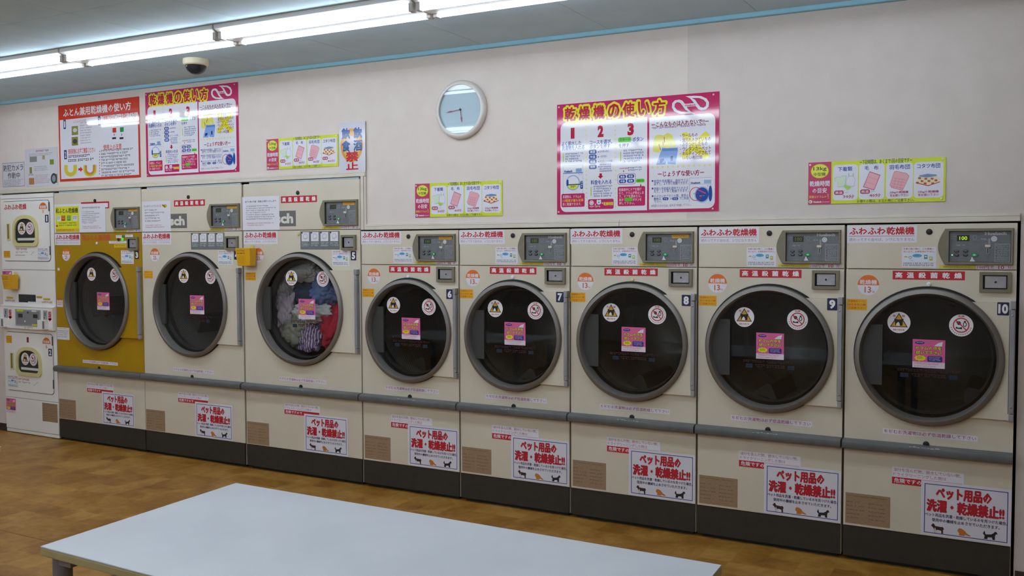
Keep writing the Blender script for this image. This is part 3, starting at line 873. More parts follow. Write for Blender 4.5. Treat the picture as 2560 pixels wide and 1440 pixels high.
# ------------------------------------------------------------------ room
ZC = 2.675
TILT = 0.0047
def crown_z(x): return 2.6530 - 0.0047 * x
OPX0, OPX1, OPZ1, OPZ2 = -3.69, 3.627, 1.953, 1.6185
XL, XR, YB = -5.4, 5.8, -9.2
WY = 0.02
def room():
    m = MB()
    T = .10
    m.box(XL, OPX0, WY, WY + T, 0, ZC + .10, WALLP)
    m.box(OPX0, 0.0, WY, WY + T, OPZ1, ZC + .10, WALLP)
    m.box(0.0, 2.105, WY, WY + T, OPZ2, ZC + .10, WALLP)
    m.box(2.105, OPX1, WY, WY + T, OPZ2, ZC + .10, WALLP2)
    m.box(OPX1, XR, WY, WY + T, 0, ZC + .10, WALLP2)
    m.box(XL, XR, 1.0, 1.05, 0, ZC + .10, C('#3a3834', .8))
    m.box(OPX0 - .05, OPX0, WY + T, 1.0, 0, ZC, C('#3a3834', .8)); m.box(OPX1, OPX1 + .05, WY + T, 1.0, 0, ZC, C('#3a3834', .8))
    m.box(OPX0, OPX1, WY + T, 1.0, 2.2, 2.22, C('#3a3834', .8))
    return m.mesh('wall_back')
struct('wall_back', room())
struct('wall_left', MB().box(XL - .1, XL, YB, 1.05, 0, ZC + .10, WALLP).mesh('wall_left'))
struct('wall_right', MB().box(XR, XR + .1, YB, 1.05, 0, ZC + .10, WALLP).mesh('wall_right'))
struct('wall_front', MB().box(XL - .1, XR + .1, YB - .1, YB, 0, ZC + .10, WALLP).mesh('wall_front'))

def floor_mat():
    m = bpy.data.materials.new('vinyl_floor')
    m.use_nodes = True
    nt = m.node_tree; N = nt.nodes.new; K = nt.links.new
    b = nt.nodes['Principled BSDF']
    b.inputs['Roughness'].default_value = .42
    tc = N('ShaderNodeTexCoord')
    n1 = N('ShaderNodeTexNoise'); n1.inputs['Scale'].default_value = 5.5; n1.inputs['Detail'].default_value = 5; n1.inputs['Distortion'].default_value = .6
    K(tc.outputs['Object'], n1.inputs['Vector'])
    n2 = N('ShaderNodeTexNoise'); n2.inputs['Scale'].default_value = 26; n2.inputs['Detail'].default_value = 4
    K(tc.outputs['Object'], n2.inputs['Vector'])
    br = N('ShaderNodeTexBrick')
    br.offset = 0.0
    br.inputs['Scale'].default_value = 1.0
    br.inputs['Brick Width'].default_value = .152; br.inputs['Row Height'].default_value = .152
    br.inputs['Mortar Size'].default_value = .0025; br.inputs['Mortar Smooth'].default_value = 1.0
    br.inputs['Color1'].default_value = (.30, .30, .30, 1); br.inputs['Color2'].default_value = (.70, .70, .70, 1); br.inputs['Mortar'].default_value = (.66, .66, .66, 1)
    K(tc.outputs['Object'], br.inputs['Vector'])
    a = N('ShaderNodeMath'); a.operation = 'MULTIPLY_ADD'; K(n1.outputs[0], a.inputs[0]); a.inputs[1].default_value = .80; a.inputs[2].default_value = -.17
    c = N('ShaderNodeMath'); c.operation = 'MULTIPLY_ADD'; K(n2.outputs[0], c.inputs[0]); c.inputs[1].default_value = .42; K(a.outputs[0], c.inputs[2])
    d = N('ShaderNodeMath'); d.operation = 'MULTIPLY_ADD'; K(br.outputs[0], d.inputs[0]); d.inputs[1].default_value = .60; K(c.outputs[0], d.inputs[2])
    r = N('ShaderNodeValToRGB'); e = r.color_ramp.elements
    e[0].position = .42; e[0].color = rgb('#7c4b16'); e[1].position = .96; e[1].color = rgb('#b98a40')
    q = e.new(.66); q.color = rgb('#9a6922')
    K(d.outputs[0], r.inputs[0]); K(r.outputs[0], b.inputs['Base Color'])
    return m
FLOOR = floor_mat()
struct('floor', MB().box(XL - .1, XR + .1, YB - .1, 1.05, -.06, -.004, C('#4a3a28', .8)).mesh('floor'))
fl = bpy.data.objects['floor']
for y0, y1 in ((-1.66, 1.05), (-3.48, -1.6625), (-5.30, -3.4825), (-9.2, -5.3025)):
    link('vinyl_sheet', MB().box(XL, XR, y0, y1, -.004, 0, FLOOR).mesh('vinyl_sheet'), fl)

struct('ceiling', MB().box(XL - .1, XR + .1, YB - .1, 1.05, ZC + .012, ZC + .06, C('#15181a', .9)).mesh('ceiling'))
ce = bpy.data.objects['ceiling']
ce.rotation_euler = (0, TILT, 0)
def panel_row(y0, y1, x_ref, pitch):
    k0 = math.floor((XL - x_ref) / pitch)
    g = .0013
    x = x_ref + k0 * pitch
    while x < XR:
        a, b = max(x, XL) + g, min(x + pitch, XR) - g
        if b - a > .02:
            key = ('cp', round(b - a, 3), round(y1 - y0, 3))
            me = shared(key, lambda: MB().box(-(b - a) / 2, (b - a) / 2, -(y1 - y0) / 2 + g, (y1 - y0) / 2 - g, 0, .012, CEIL).mesh('ceiling_panel'))
            link('ceiling_panel', me, ce, ((a + b) / 2, (y0 + y1) / 2, ZC))
        x += pitch
panel_row(-.71, .02, .10, .785)
panel_row(-1.62, -.71, .107, .655)
for i in range(9):
    if -1.62 - .91 * i > YB: panel_row(max(YB, -1.62 - .91 * (i + 1)), -1.62 - .91 * i, -.545, .655)

# crown moulding, opening trim, skirting
def crown():
    m = MB()
    x0, x1 = XL, XR
    b = len(m.v)
    for x in (x0, x1):
        z = crown_z(x)
        m.v += [(x, WY, z), (x, -.004, z), (x, -.008, z + .003), (x, -.010, z + .016), (x, -.012, z + .036), (x, WY, z + .036)]
    for i in range(6):
        j = (i + 1) % 6
        m.face((b + i, b + j, b + 6 + j, b + 6 + i), CROWN)
    m.face([b + i for i in range(6)], CROWN); m.face([b + 6 + i for i in range(6)][::-1], CROWN)
    return m.mesh('trim_1', 0, True)
struct('trim_1', crown())
def two_step(x0, x1, z0, z1, vertical=False, flip=False):
    m = MB()
    if not vertical:
        m.box(x0, x1, .002, WY, z0, z0 + .022, TRIMM); m.box(x0, x1, .008, WY, z0 + .0228, z1, TRIMM)
    else:
        m.box(x0, x0 + .022, .002, WY, z0, z1, TRIMM); m.box(x0 + .0228, x1, .008, WY, z0, z1, TRIMM)
    return m.mesh('trim')
struct('trim_2', two_step(OPX0 - .03, .035, OPZ1, OPZ1 + .035), bevel=.002)
struct('trim_3', two_step(-.001, .035, OPZ2 + .0, OPZ1 - .0005, True), bevel=.002)
struct('trim_4', two_step(.0355, 1.735, OPZ2, OPZ2 + .035), bevel=.002)
struct('trim_5', two_step(1.7365, OPX1 - .003, OPZ2, OPZ2 + .035), bevel=.002)
struct('baseboard_left', MB().box(XL, OPX0 - .004, .012, WY, 0, .06, C('#3c3027', .5)).mesh('baseboard_left'))
struct('baseboard_right', MB().box(OPX1 + .006, XR, .012, WY, 0, .06, C('#3c3027', .5)).mesh('baseboard_right'))

# ------------------------------------------------------------------ ceiling lamps
TUBE = bpy.data.materials.new('fluorescent_tube')
TUBE.use_nodes = True
_b = TUBE.node_tree.nodes['Principled BSDF']
_b.inputs['Base Color'].default_value = (.9, .9, .9, 1)
_b.inputs['Emission Color'].default_value = TUBE_COLOR + (1,)
_b.inputs['Emission Strength'].default_value = TUBE_STRENGTH
LAMPW = C('#e6e6e2', .35)
LEN = 1.250
def lamp(label, group, loc):
    o = thing('ceiling_lamp', label, 'lamp', loc, group)
    h = .055
    body = shared('lbody', lambda: MB().extrudex([(-.117, h - .001), (-.117, h - .022), (-.042, -.004), (.042, -.004), (.117, h - .022), (.117, h - .001)], .004, LEN - .004, LAMPW).mesh('lamp_body', 0, True))
    link('lamp_body', body, o)
    for s in (-1, 1):
        link('tube', shared('ltube%d' % s, lambda: MB().cylx(.028, LEN - .028, .073 * s, 0, .0165, 14, TUBE).mesh('tube', .8)), o)
        for e in (0, 1):
            x0 = .006 if e == 0 else LEN - .030
            def sock():
                m = MB(); m.box(x0, x0 + .024, .073 * s - .018, .073 * s + .018, -.018, .030, C('#cfc8c2', .4)); m.cylx(x0 - .001 if e else x0 + .004, x0 + .02 if e else x0 + .026, .073 * s, 0, .0172, 12, STEEL); return m.mesh('lamp_socket')
            link('lamp_socket', shared('lsock%d%d' % (s, e), sock), o, bevel=.003)
    return o
ROWS = [(-.984, 'ceiling lamps in the row nearest the dryers', ''), (-2.98, 'ceiling lamps over the tables', 'over the tables'), (-4.98, 'ceiling lamps in the third row', 'in the third row from the dryers'), (-6.98, 'ceiling lamps in the last row', 'in the last row from the dryers')]
front = ['twin tube ceiling lamp, far left end of the row, cut off by the picture edge', 'twin tube ceiling lamp reaching in from the left picture edge', 'twin tube ceiling lamp wholly in view, just before the dome camera',
         'twin tube ceiling lamp at the top middle, right of the one by the dome camera', 'twin tube ceiling lamp running out of the picture top, rightmost seen', 'twin tube ceiling lamp at the right end of the front row']
for r, (yy, grp, wh) in enumerate(ROWS):
    for k in range(6):
        lb = front[k] if r == 0 else 'twin tube lamp %s, %s from the left wall' % (wh, ('first', 'second', 'third', 'fourth', 'fifth', 'sixth')[k])
        xk = -.09 + 1.255 * (k - 3)
        lo = lamp(lb, grp, (xk, yy, ZC - .055 - TILT * xk))
        lo.rotation_euler = (0, TILT, 0)

# ------------------------------------------------------------------ dryers
WD, WB = .724, 1.0015
D3 = make_dryer(-3 * WB, '3', True, 'wide coin dryer with a mustard yellow front, number 3')
D4 = make_dryer(-2 * WB - .005, '4', True, 'wide cream coin dryer number 4, right of the yellow one')
D5 = make_dryer(-WB, '5', True, 'wide cream coin dryer number 5 with laundry tumbling behind its glass')
D6 = make_dryer(0, '6', False, 'cream coin dryer number 6, first of the lower narrow dryers', {'capacity_sticker': (-.004, .004), 'caution_sticker': (0, -.007), 'coin_notice': (.001, .005), 'hot_drying_sign': (.006, 0), 'fluffy_dryer_sign': (-.003, .004)})
D7 = make_dryer(WD, '7', False, 'narrow cream coin dryer number 7, between 6 and 8', {'capacity_sticker': (-.009, .003), 'caution_sticker': (-.003, .003), 'coin_notice': (0, .004), 'fluffy_dryer_sign': (-.003, .002)})
D8 = make_dryer(2 * WD, '8', False, 'narrow cream coin dryer number 8 under the large magenta poster', {'capacity_sticker': (-.012, -.006), 'caution_sticker': (-.008, 0), 'coin_notice': (0, .002), 'hot_drying_sign': (-.006, 0), 'fluffy_dryer_sign': (-.005, 0)})
D9 = make_dryer(3 * WD, '9', False, 'narrow cream coin dryer number 9, second from the right', {'capacity_sticker': (0, -.004), 'coin_notice': (.003, 0), 'hot_drying_sign': (.007, 0)})
D10 = make_dryer(4 * WD, '10', False, 'narrow cream coin dryer number 10 with lit display, rightmost')
# extras on single dryers
sticker(D5, 'taped_notice', 'pap5', st_paper, .0, 1.627, .331, 1.852, 41, y=-.0012)
sticker(D4, 'taped_notice', 'pap4', st_paper, .012, 1.627, .310, 1.846, 51, True, y=-.0012)
sticker(D3, 'taped_notice', 'pap3', st_paper, .306, 1.629, .608, 1.846, 61, y=-.0020)
sticker(D3, 'futon_sign', 'futon', st_futon, .008, 1.629, .305, 1.848, y=-.0010, label='yellow sign taped to the upper panel')
def red_bits():
    p = Print(); p.rect(.33, 1.806, .651, 1.858, RED, 1); p.rect(.342, 1.814, .638, 1.846, PAPER, 2); return p
sticker(D3, 'hot_drying_sign', 'rb3', red_bits, y=-.0008)
def mini(parent, name, y, fn):
    p = Print(); fn(p); link(name, p.mesh(name), parent, (0, y, 0))
def _(p): p.text('和ふとん兼用機', .335, 1.563, .655, 1.615, C('#c8542a'), 1, .05)
mini(D3, 'futon_lettering', -.0006, _)
mini(D3, 'lamp_caption', -.0006, lambda p: (p.rect(.72, 1.583, .79, 1.604, PAPER, 1), p.greek(.728, 1.588, .782, 1.599, 1, GREY, 2, 3)))
mini(D3, 'lamp_caption', -.0006, lambda p: (p.rect(.82, 1.59, .905, 1.608, PAPER, 1), p.greek(.83, 1.594, .895, 1.604, 1, GREY, 2, 5)))
mini(D3, 'lamp_caption', -.0010, lambda p: p.rect(.785, 1.585, .815, 1.603, C('#2e7a3a'), 2))
mini(D3, 'white_sticker', -.0006, lambda p: (p.rect(.64, 1.543, .84, 1.562, PAPER, 1), p.greek(.66, 1.548, .82, 1.557, 1, C('#b06070'), 2, 3)))
mini(D3, 'yellow_sticker', -.0006, lambda p: (p.rect(.695, 1.512, .84, 1.538, C('#e0b810'), 1), p.greek(.71, 1.518, .83, 1.532, 1, C('#a07a10'), 2, 4)))
mini(D3, 'white_square', -.0006, lambda p: p.rect(.03, 1.335, .055, 1.355, PAPER, 1))
mini(D3, 'caution_lettering', -.0006, lambda p: p.greek(.03, 1.285, .10, 1.325, 3, C('#b8541a'), 1, 5, .4))
mini(D3, 'orange_sticker', -.0006, lambda p: (p.rect(.012, 1.05, .085, 1.105, PAPER, 1), p.greek(.02, 1.06, .08, 1.12, 4, C('#c8541a'), 2, 6)))
mini(D3, 'white_notice', -.0006, lambda p: (p.rect(.005, .795, .155, .89, PAPER, 1), p.greek(.03, .872, .12, .885, 1, C('#b89030'), 2, 7), p.greek(.015, .805, .145, .865, 4, C('#3a3238'), 2, 8, .4)))
g = MB()
for z, m in ((1.572, C('#58c832', .3, emit=.6)),): g.lathe([(.013, -.004), (.010, -.008), (.001, -.009)], .795, z, 14, m)
g.lathe([(.013, -.004), (.010, -.008), (.001, -.009)], .75, 1.572, 14, C('#5a1410', .3))
link('indicator_light', g.mesh('indicator_light', 0, True), D3)
for d, x, z, m in ((D3, .503, 1.545, PAPER), (D5, .495, 1.598, C('#d6c878')), (D8, .366, 1.334, C('#d8cf9a')), (D10, .366, 1.335, WHITE), (D6, .36, 1.332, WHITE), (D7, .362, 1.338, WHITE)):
    link('magnet_button', MB().lathe([(.010, 0), (.010, -.005), (.007, -.007), (.001, -.007)], x, z, 16, m).mesh('magnet_button', .6, True), d)

# ------------------------------------------------------------------ laundry inside number 5
def garment(name, label, x, z, y, r, seed, mat, sq=(1, .6, 1)):
    bm = bmesh.new()
    bmesh.ops.create_icosphere(bm, subdivisions=5, radius=1)
    o_ = Vector((seed * 7.3, seed * 3.1, seed * 1.7))
    for v in bm.verts:
        d = v.co.normalized()
        q = noise.noise(d * 1.2 + o_) * .40 + abs(noise.noise(d * 2.6 + o_ * 2)) * .55 + abs(noise.noise(d * 6 + o_)) * .22
        s = 1.02 + q - .12
        v.co = Vector((d.x * s * r * sq[0], d.y * s * r * sq[1], d.z * s * r * sq[2]))
    me = bpy.data.meshes.new(name)
    bm.to_mesh(me); bm.free()
    me.materials.append(mat)
    me.polygons.foreach_set('use_smooth', [True] * len(me.polygons))
    o = link(name, me, None, (x - WB, y, z))
    return tag(o, label, 'laundry', 'laundry in the drum of dryer 5')
def cloth(h1, h2, sc=10): return noisy('cloth_' + h1[1:], h1, h2, sc, .9, .5, 90)
STR = bpy.data.materials.new('striped_cloth'); STR.use_nodes = True
_nt = STR.node_tree; _w = _nt.nodes.new('ShaderNodeTexWave'); _w.inputs['Scale'].default_value = 14; _w.inputs['Distortion'].default_value = 1.5
_tc = _nt.nodes.new('ShaderNodeTexCoord'); _cr = _nt.nodes.new('ShaderNodeValToRGB')
_nt.links.new(_tc.outputs['Object'], _w.inputs['Vector']); _nt.links.new(_w.outputs[0], _cr.inputs[0]); _nt.links.new(_cr.outputs[0], _nt.nodes['Principled BSDF'].inputs['Base Color'])
_cr.color_ramp.elements[0].color = rgb('#34508e'); _cr.color_ramp.elements[1].color = rgb('#c8ccd8'); _e = _cr.color_ramp.elements.new(.5); _e.color = rgb('#9a3848')
garment('grey_garment', 'grey cloth pressed to the top of the door glass', .40, 1.345, .14, .115, 1, cloth('#a09d99', '#b9b6b0'), (1.4, .4, .6))
garment('navy_garment', 'dark navy cloth behind the pink sticker', .43, 1.215, .155, .105, 2, cloth('#242e44', '#33405c'), (1, .4, .85))
garment('denim_garment', 'denim blue cloth at upper right in the drum', .61, 1.225, .135, .115, 3, cloth('#50668e', '#687eaa'), (.95, .4, .8))
garment('mauve_garment', 'pale mauve cloth at left in the drum', .255, 1.075, .135, .105, 4, cloth('#a08e97', '#b4a3ac'), (.75, .4, 1.3))
garment('pale_garment', 'pale grey shirt in the middle of the drum', .50, 1.07, .125, .115, 5, cloth('#c4c0bc', '#d4d0cc'), (1.3, .35, .6))
garment('red_garment', 'deep red cloth at lower right in the drum', .665, .98, .14, .125, 6, cloth('#b01830', '#cc223c'), (.75, .4, 1.1))
garment('olive_garment', 'grey green cloth at lower left in the drum', .345, .945, .135, .115, 7, cloth('#7c7a6c', '#96947f'), (1, .4, .85))
garment('striped_garment', 'blue and red striped cloth at the drum bottom', .49, .90, .115, .085, 8, STR, (1.15, .4, .9))
garment('dark_garment', 'grey sleeve at upper left in the drum', .25, 1.24, .14, .075, 9, cloth('#858280', '#9c9995'), (.9, .4, 1))

# ------------------------------------------------------------------ stacked white dryers 1 and 2
def make_stack():
    X0, X1 = -3.684, -3.010
    D = thing('stacked_dryer', 'narrow white double stacked dryer with doors 1 and 2, at the left end', 'dryer', (-3.005, 0, 0))
    a, b = X0 + 3.005, X1 + 3.005      # local -.679 .. -.005
    def cab():
        m = MB()
        m.box(a + .004, b - .004, .018, .80, .012, 1.93, WHITE_ENAMEL)
        return m.mesh('cabinet')
    link('cabinet', cab(), D)
    def pan(name, z0, z1): link(name, MB().box(a, b, 0, .018, z0, z1, WHITE_ENAMEL).mesh(name), D, bevel=.003)
    pan('top_panel', 1.9085, 1.942); pan('upper_panel', 1.337, 1.906); pan('middle_panel', 1.045, 1.334); pan('door_surround', .292, 1.042); pan('lower_panel', .034, .289)
    link('base_rail', MB().box(a + .002, b - .002, .002, .02, .006, .031, WHITE_ENAMEL).mesh('base_rail'), D, bevel=.002)
    def door(z0, z1, wz0, wz1, hz0, hz1, num, nz):
        x0, x1 = -.645, -.050
        m = MB(); m.prism(rr(x0, z0, x1, z1, .03), -.006, 0, WHITE_ENAMEL)
        d = link('door', m.mesh('door'), D, bevel=.003)
        p = Print(-.0005); p.poly(rr(x0 - .004, z0 - .004, x1 + .004, z1 + .004, .032), C('#4a4a4c'), 1)
        link('door_seal', p.mesh('door_seal'), d)
        wx0, wx1 = -.507, -.184
        h = wz1 - wz0; r = .11
        def shape(i):
            P = []
            cx = (wx0 + wx1) / 2; hw = (wx1 - wx0) / 2 - i; rb = .045 - i * .3
            zb, ztop = wz0 + i, wz1 - i
            P += [(cx - hw + rb + rb * math.cos(math.pi + .5 * math.pi * k / 5), zb + rb + rb * math.sin(math.pi + .5 * math.pi * k / 5)) for k in range(6)]
            P += [(cx + hw - rb + rb * math.cos(1.5 * math.pi + .5 * math.pi * k / 5), zb + rb + rb * math.sin(1.5 * math.pi + .5 * math.pi * k / 5)) for k in range(6)]
            hz = h * .52 - i * .4
            P += [(cx + hw * (abs(math.cos(math.pi * k / 16)) ** .8) * (1 if k <= 8 else -1), ztop - hz + hz * math.sin(math.pi * k / 16) ** .8) for k in range(17)]
            return P
        O, Q = shape(0), shape(.028)
        CR = C('#d8cf94', .45)
        m = MB(); m.strip(O, -.006, O, -.018, CR); m.strip(O, -.018, Q, -.020, CR); m.strip(Q, -.020, Q, -.007, CR)
        link('window_frame', m.mesh('window_frame'), d)
        m = MB(); m.flat(Q, -.0075, C('#25282a', .12)); link('window_glass', m.mesh('window_glass'), d)
        p = Print(-.0078); p.rect(wx0 + .055, wz0 + .048, wx1 - .035, wz0 + .068, C('#d8d4d0'), 1); link('glass_strip', p.mesh('glass_strip'), d)
        for kind, cx, fn in (('fire_warning', -.395, st_fire), ('prohibition_sticker', -.290, st_forbid)):
            sticker(d, kind, 'stk' + kind, fn, 0, 0, .050, dx=cx, dz=wz0 + h * .58, y=-.0082)
        m = MB(); m.box(-.588, -.545, -.012, -.006, hz0, hz1, CR); m.box(-.578, -.555, -.013, -.0118, hz0 + .012, hz1 - .004, C('#8a7a3a', .5))
        link('door_handle', m.mesh('door_handle'), d, bevel=.002)
        sticker(d, 'number_plate', 'stknum' + num, st_number, -.100, nz, -.056, nz + .060, num, y=-.0064)
        for q in (.10, .82):
            zq = z0 + (z1 - z0) * q
            link('hinge', MB().box(-.052, -.046, -.009, 0, zq, zq + .07, C('#55565a')).mesh('hinge'), d)
        return d
    d1 = door(1.407, 1.885, 1.523, 1.773, 1.573, 1.708, '1', 1.711)
    d2 = door(.352, .828, .481, .717, .521, .659, '2', .656)
    def mini_(d, name, fn):
        p = Print(); fn(p); link(name, p.mesh(name), d, (0, -.0063, 0))
    mini_(d1, 'fluffy_dryer_sign', lambda p: p.text('ふわふわ乾燥', -.620, 1.818, -.33, 1.866, RED, 1, .035))
    mini_(d1, 'capacity_sticker', lambda p: (p.ell(-0.122, 1.818, .05, .05, ORANGE, 1, 18, 0, math.pi), p.text('乾燥機', -0.1600, 1.8220, -0.0840, 1.8460, PAPER, 2, .03), p.text('8', -0.1320, 1.785, -0.1140, 1.8120, C('#c8682a'), 1)))
    mini_(d1, 'caution_sticker', lambda p: (p.rect(-.642, 1.433, -.556, 1.488, AMBER, 1), p.greek(-.632, 1.438, -.566, 1.482, 3, C('#b85a10'), 2, 3, .4)))
    mini_(d1, 'usage_lettering', lambda p: (p.greek(-.48, 1.487, -.34, 1.508, 1, C('#b84454'), 1, 4, .7), p.greek(-.48, 1.462, -.32, 1.482, 1, GREY, 1, 5, .6), p.greek(-.49, 1.44, -.33, 1.458, 1, GREY, 1, 6, .6)))
    mini_(d1, 'pen_mark', lambda p: p.line((-.29, 1.455), (-.25, 1.485), .004, C('#aab0bc'), 1))
    sticker(d1, 'coin_notice', 'stkn', st_notice, 0, 0, .14, .095, dx=-.205, dz=1.415, y=-.0064)
    mini_(d2, 'caution_sticker', lambda p: (p.rect(-.640, .737, -.566, .797, AMBER, 1), p.greek(-.63, .742, -.575, .79, 3, C('#b85a10'), 2, 3, .4)))
    mini_(d2, 'capacity_sticker', lambda p: (p.ell(-0.122, 0.752, .05, .05, ORANGE, 1, 18, 0, math.pi), p.text('乾燥機', -0.1600, 0.7560, -0.0840, 0.7800, PAPER, 2, .03), p.text('8', -0.1320, 0.715, -0.1140, 0.7420, C('#c8682a'), 1)))
    mini_(d2, 'usage_lettering', lambda p: (p.greek(-.50, .435, -.35, .455, 1, C('#b84454'), 1, 4, .7), p.greek(-.49, .41, -.33, .43, 1, GREY, 1, 5, .6)))
    mini_(d2, 'pen_mark', lambda p: p.line((-.30, .405), (-.24, .44), .004, C('#aab0bc'), 1))
    mini_(d2, 'red_mark', lambda p: p.rect(-.372, .752, -.345, .795, C('#7a2c28'), 1))
    sticker(d2, 'coin_notice', 'stkn', st_notice, 0, 0, .14, .095, dx=-.635, dz=.375, y=-.0064)
    # coin panel
    def coin():
        m = MB()
        m.box(a, b, -.030, 0, .862, 1.040, WHITE_ENAMEL)
        m.extrudex([(-.030, 1.040), (-.034, 1.042), (0, 1.052), (0, 1.040)], a, b, WHITE_ENAMEL)
        return m.mesh('coin_panel', 0, True)
    cp = link('coin_panel', coin(), D, bevel=.003)
    m = MB(); m.box(-.470, -.150, -.0335, -.030, .888, 1.020, C('#9a9c9c', .4)); m.box(-.455, -.165, -.0345, -.0335, .900, 1.008, C('#84868a', .4))
    for x in (-.43, -.24): m.box(x, x + .055, -.0355, -.034, .955, .985, C('#2c3328', .3))
    m.lathe([(.008, -.0345), (.006, -.038), (.001, -.038)], -.305, .997, 12, C('#2c2c30'))
    m.lathe([(.008, -.0345), (.006, -.037), (.001, -.037)], -.345, .925, 12, WHITE)
    link('control_panel', m.mesh('control_panel', 0, True), cp)
    for x in (-.625, -.120):
        p = Print(-.0305); p.rect(x, .945, x + .055, 1.020, C('#a2a3a6'), 1); p.rect(x + .02, .975, x + .03, 1.005, C('#3a3a3e'), 2); p.rect(x + .01, .955, x + .022, .968, C('#4c4c50'), 2)
        link('coin_plate', p.mesh('coin_plate'), cp)
        p = Print(-.0305); p.rect(x + .066, .945, x + .100, 1.012, RED, 1); p.poly([(x + .058, .955), (x + .108, .955), (x + .083, .935)], RED, 1); p.greek(x + .072, .955, x + .095, 1.005, 3, PAPER, 2, 4)
        link('arrow_sticker', p.mesh('arrow_sticker'), cp)
    p = Print(-.0305); p.greek(-.36, .866, -.24, .880, 1, C('#b8ac2a'), 1, 5, .95); link('coin_lettering', p.mesh('coin_lettering'), cp)
    for q, m_ in (((-.45, 1.002, -.36, 1.018), C('#d2cc2a')), ((-.255, 1.004, -.195, 1.016), PAPER), ((-.255, .893, -.165, .908), C('#d2cc2a'))):
        p = Print(-.036); p.rect(*q, m_, 1); link('small_sticker', p.mesh('small_sticker'), cp)
    for x in (-.679, -.150):
        def chute(x=x):
            m = MB(); x1 = x + .095
            m.prism([(x + .002, .872), (x1, .872), (x1, .945), (x + .002, .945)], -.062, -.030, WHITE_ENAMEL); m.prism([(x1 - .03, .878), (x1 - .006, .878), (x1 - .006, .938), (x1 - .03, .938)], -.0635, -.0622, C('#77797c')); return m.mesh('coin_return')
        link('coin_return', chute(), cp, bevel=.004)
    def mini2(d, name, y, fn):
        p = Print(); fn(p); link(name, p.mesh(name), d, (0, y, 0))
    mini2(D, 'instruction_plate', -.0005, lambda p: (p.rect(-.470, 1.074, -.250, 1.138, C('#1e2326'), 1), p.greek(-.46, 1.08, -.26, 1.132, 5, C('#59625f'), 2, 4, .4), p.rect(-.35, 1.071, -.25, 1.082, PAPER, 3)))
    mini2(D, 'amber_sticker', -.0005, lambda p: p.rect(-.24, 1.112, -.17, 1.128, C('#c89a2a'), 1))
    for x in (-.63, -.155):
        mini2(D, 'yellow_sticker', -.0005, lambda p: p.rect(x, 1.098, x + .085, 1.114, C('#c8b81e'), 1))
        mini2(D, 'price_sticker', -.0005, lambda p: p.text('100円で15分', x - .02, 1.072, x + .11, 1.092, C('#a83848'), 1, .02))
    sticker(D, 'wipe_reminder', 'stkpink', st_pink, 0, 0, .125, .120, dx=-.676, dz=1.205, y=-.0006, label='faded purple sticker')
    sticker(D, 'wipe_reminder', 'stkpink', st_pink, 0, 0, .125, .120, dx=-.672, dz=.160, y=-.0006)
    sticker(D, 'brown_label', 'stkbrown', st_brown, 0, 0, .190, .148, dx=-.203, dz=.130, y=-.0006)
    return D
make_stack()

# ------------------------------------------------------------------ yellow plastic pockets
def pocket(label, x, z, wd, hh):
    o = thing('plastic_pocket', label, 'basket', (x, 0, z), 'yellow plastic pockets hung on the dryers')
    YP = C('#e2a90e', .35)
    yb = -.020
    m = MB(); b0 = 0
    t, d = wd / 2, .062
    bw = t * .86
    outer = [(-t, yb - d, hh), (t, yb - d, hh), (t, yb, hh), (-t, yb, hh), (-bw, yb - d * .8, 0), (bw, yb - d * .8, 0), (bw, yb, 0), (-bw, yb, 0)]
    m.v += outer
    k = .004
    m.v += [(-t + k, yb - d + k, hh), (t - k, yb - d + k, hh), (t - k, yb - k, hh), (-t + k, yb - k, hh), (-bw + k, yb - d * .8 + k, k), (bw - k, yb - d * .8 + k, k), (bw - k, yb - k, k), (-bw + k, yb - k, k)]
    for q in ((0, 4, 5, 1), (1, 5, 6, 2), (2, 6, 7, 3), (3, 7, 4, 0), (4, 7, 6, 5)): m.face(q, YP)
    for q in ((0, 1, 5, 4), (1, 2, 6, 5), (2, 3, 7, 6), (3, 0, 4, 7), (4, 5, 6, 7)): m.face([8 + i for i in q], YP)
    for i in range(4):
        j = (i + 1) % 4
        m.face((i, j, 8 + j, 8 + i), YP)
    link('pocket_shell', m.mesh('pocket_shell', 0, True), o, bevel=.003)
    link('hanging_tab', MB().box(t * .2, t * .55, yb - .002, yb + .001, hh - .02, hh + .022, C('#e4c860', .35)).mesh('hanging_tab'), o)
    link('mounting_pad', MB().box(-t * .5, t * .5, yb, -.0015, hh * .3, hh * .8, C('#caa018', .6)).mesh('mounting_pad'), o)
    p = Print(0)
    p.greek(-t * .75, hh * .80, t * .25, hh * .88, 1, C('#8a6a10'), 0, 4, .8, .1); p.greek(-t * .75, hh * .66, t * .3, hh * .74, 1, C('#4a3a10'), 0, 5, .8, .1)
    p.greek(-t * .72, hh * .12, t * .3, hh * .52, 5, C('#a8780c'), 0, 6, .3, .2)
    sl = d * .2 / hh
    p.v = [(x_, yb - d + (hh - z_) * sl - .0008, z_) for x_, y_, z_ in p.v]
    link('pocket_lettering', p.mesh('pocket_lettering'), o)
pocket('yellow plastic pocket hung between dryers 4 and 5', -.928, 1.388, .132, .118)
pocket('yellow plastic pocket hung on the white stacked dryer', -3.505, 1.180, .132, .116)

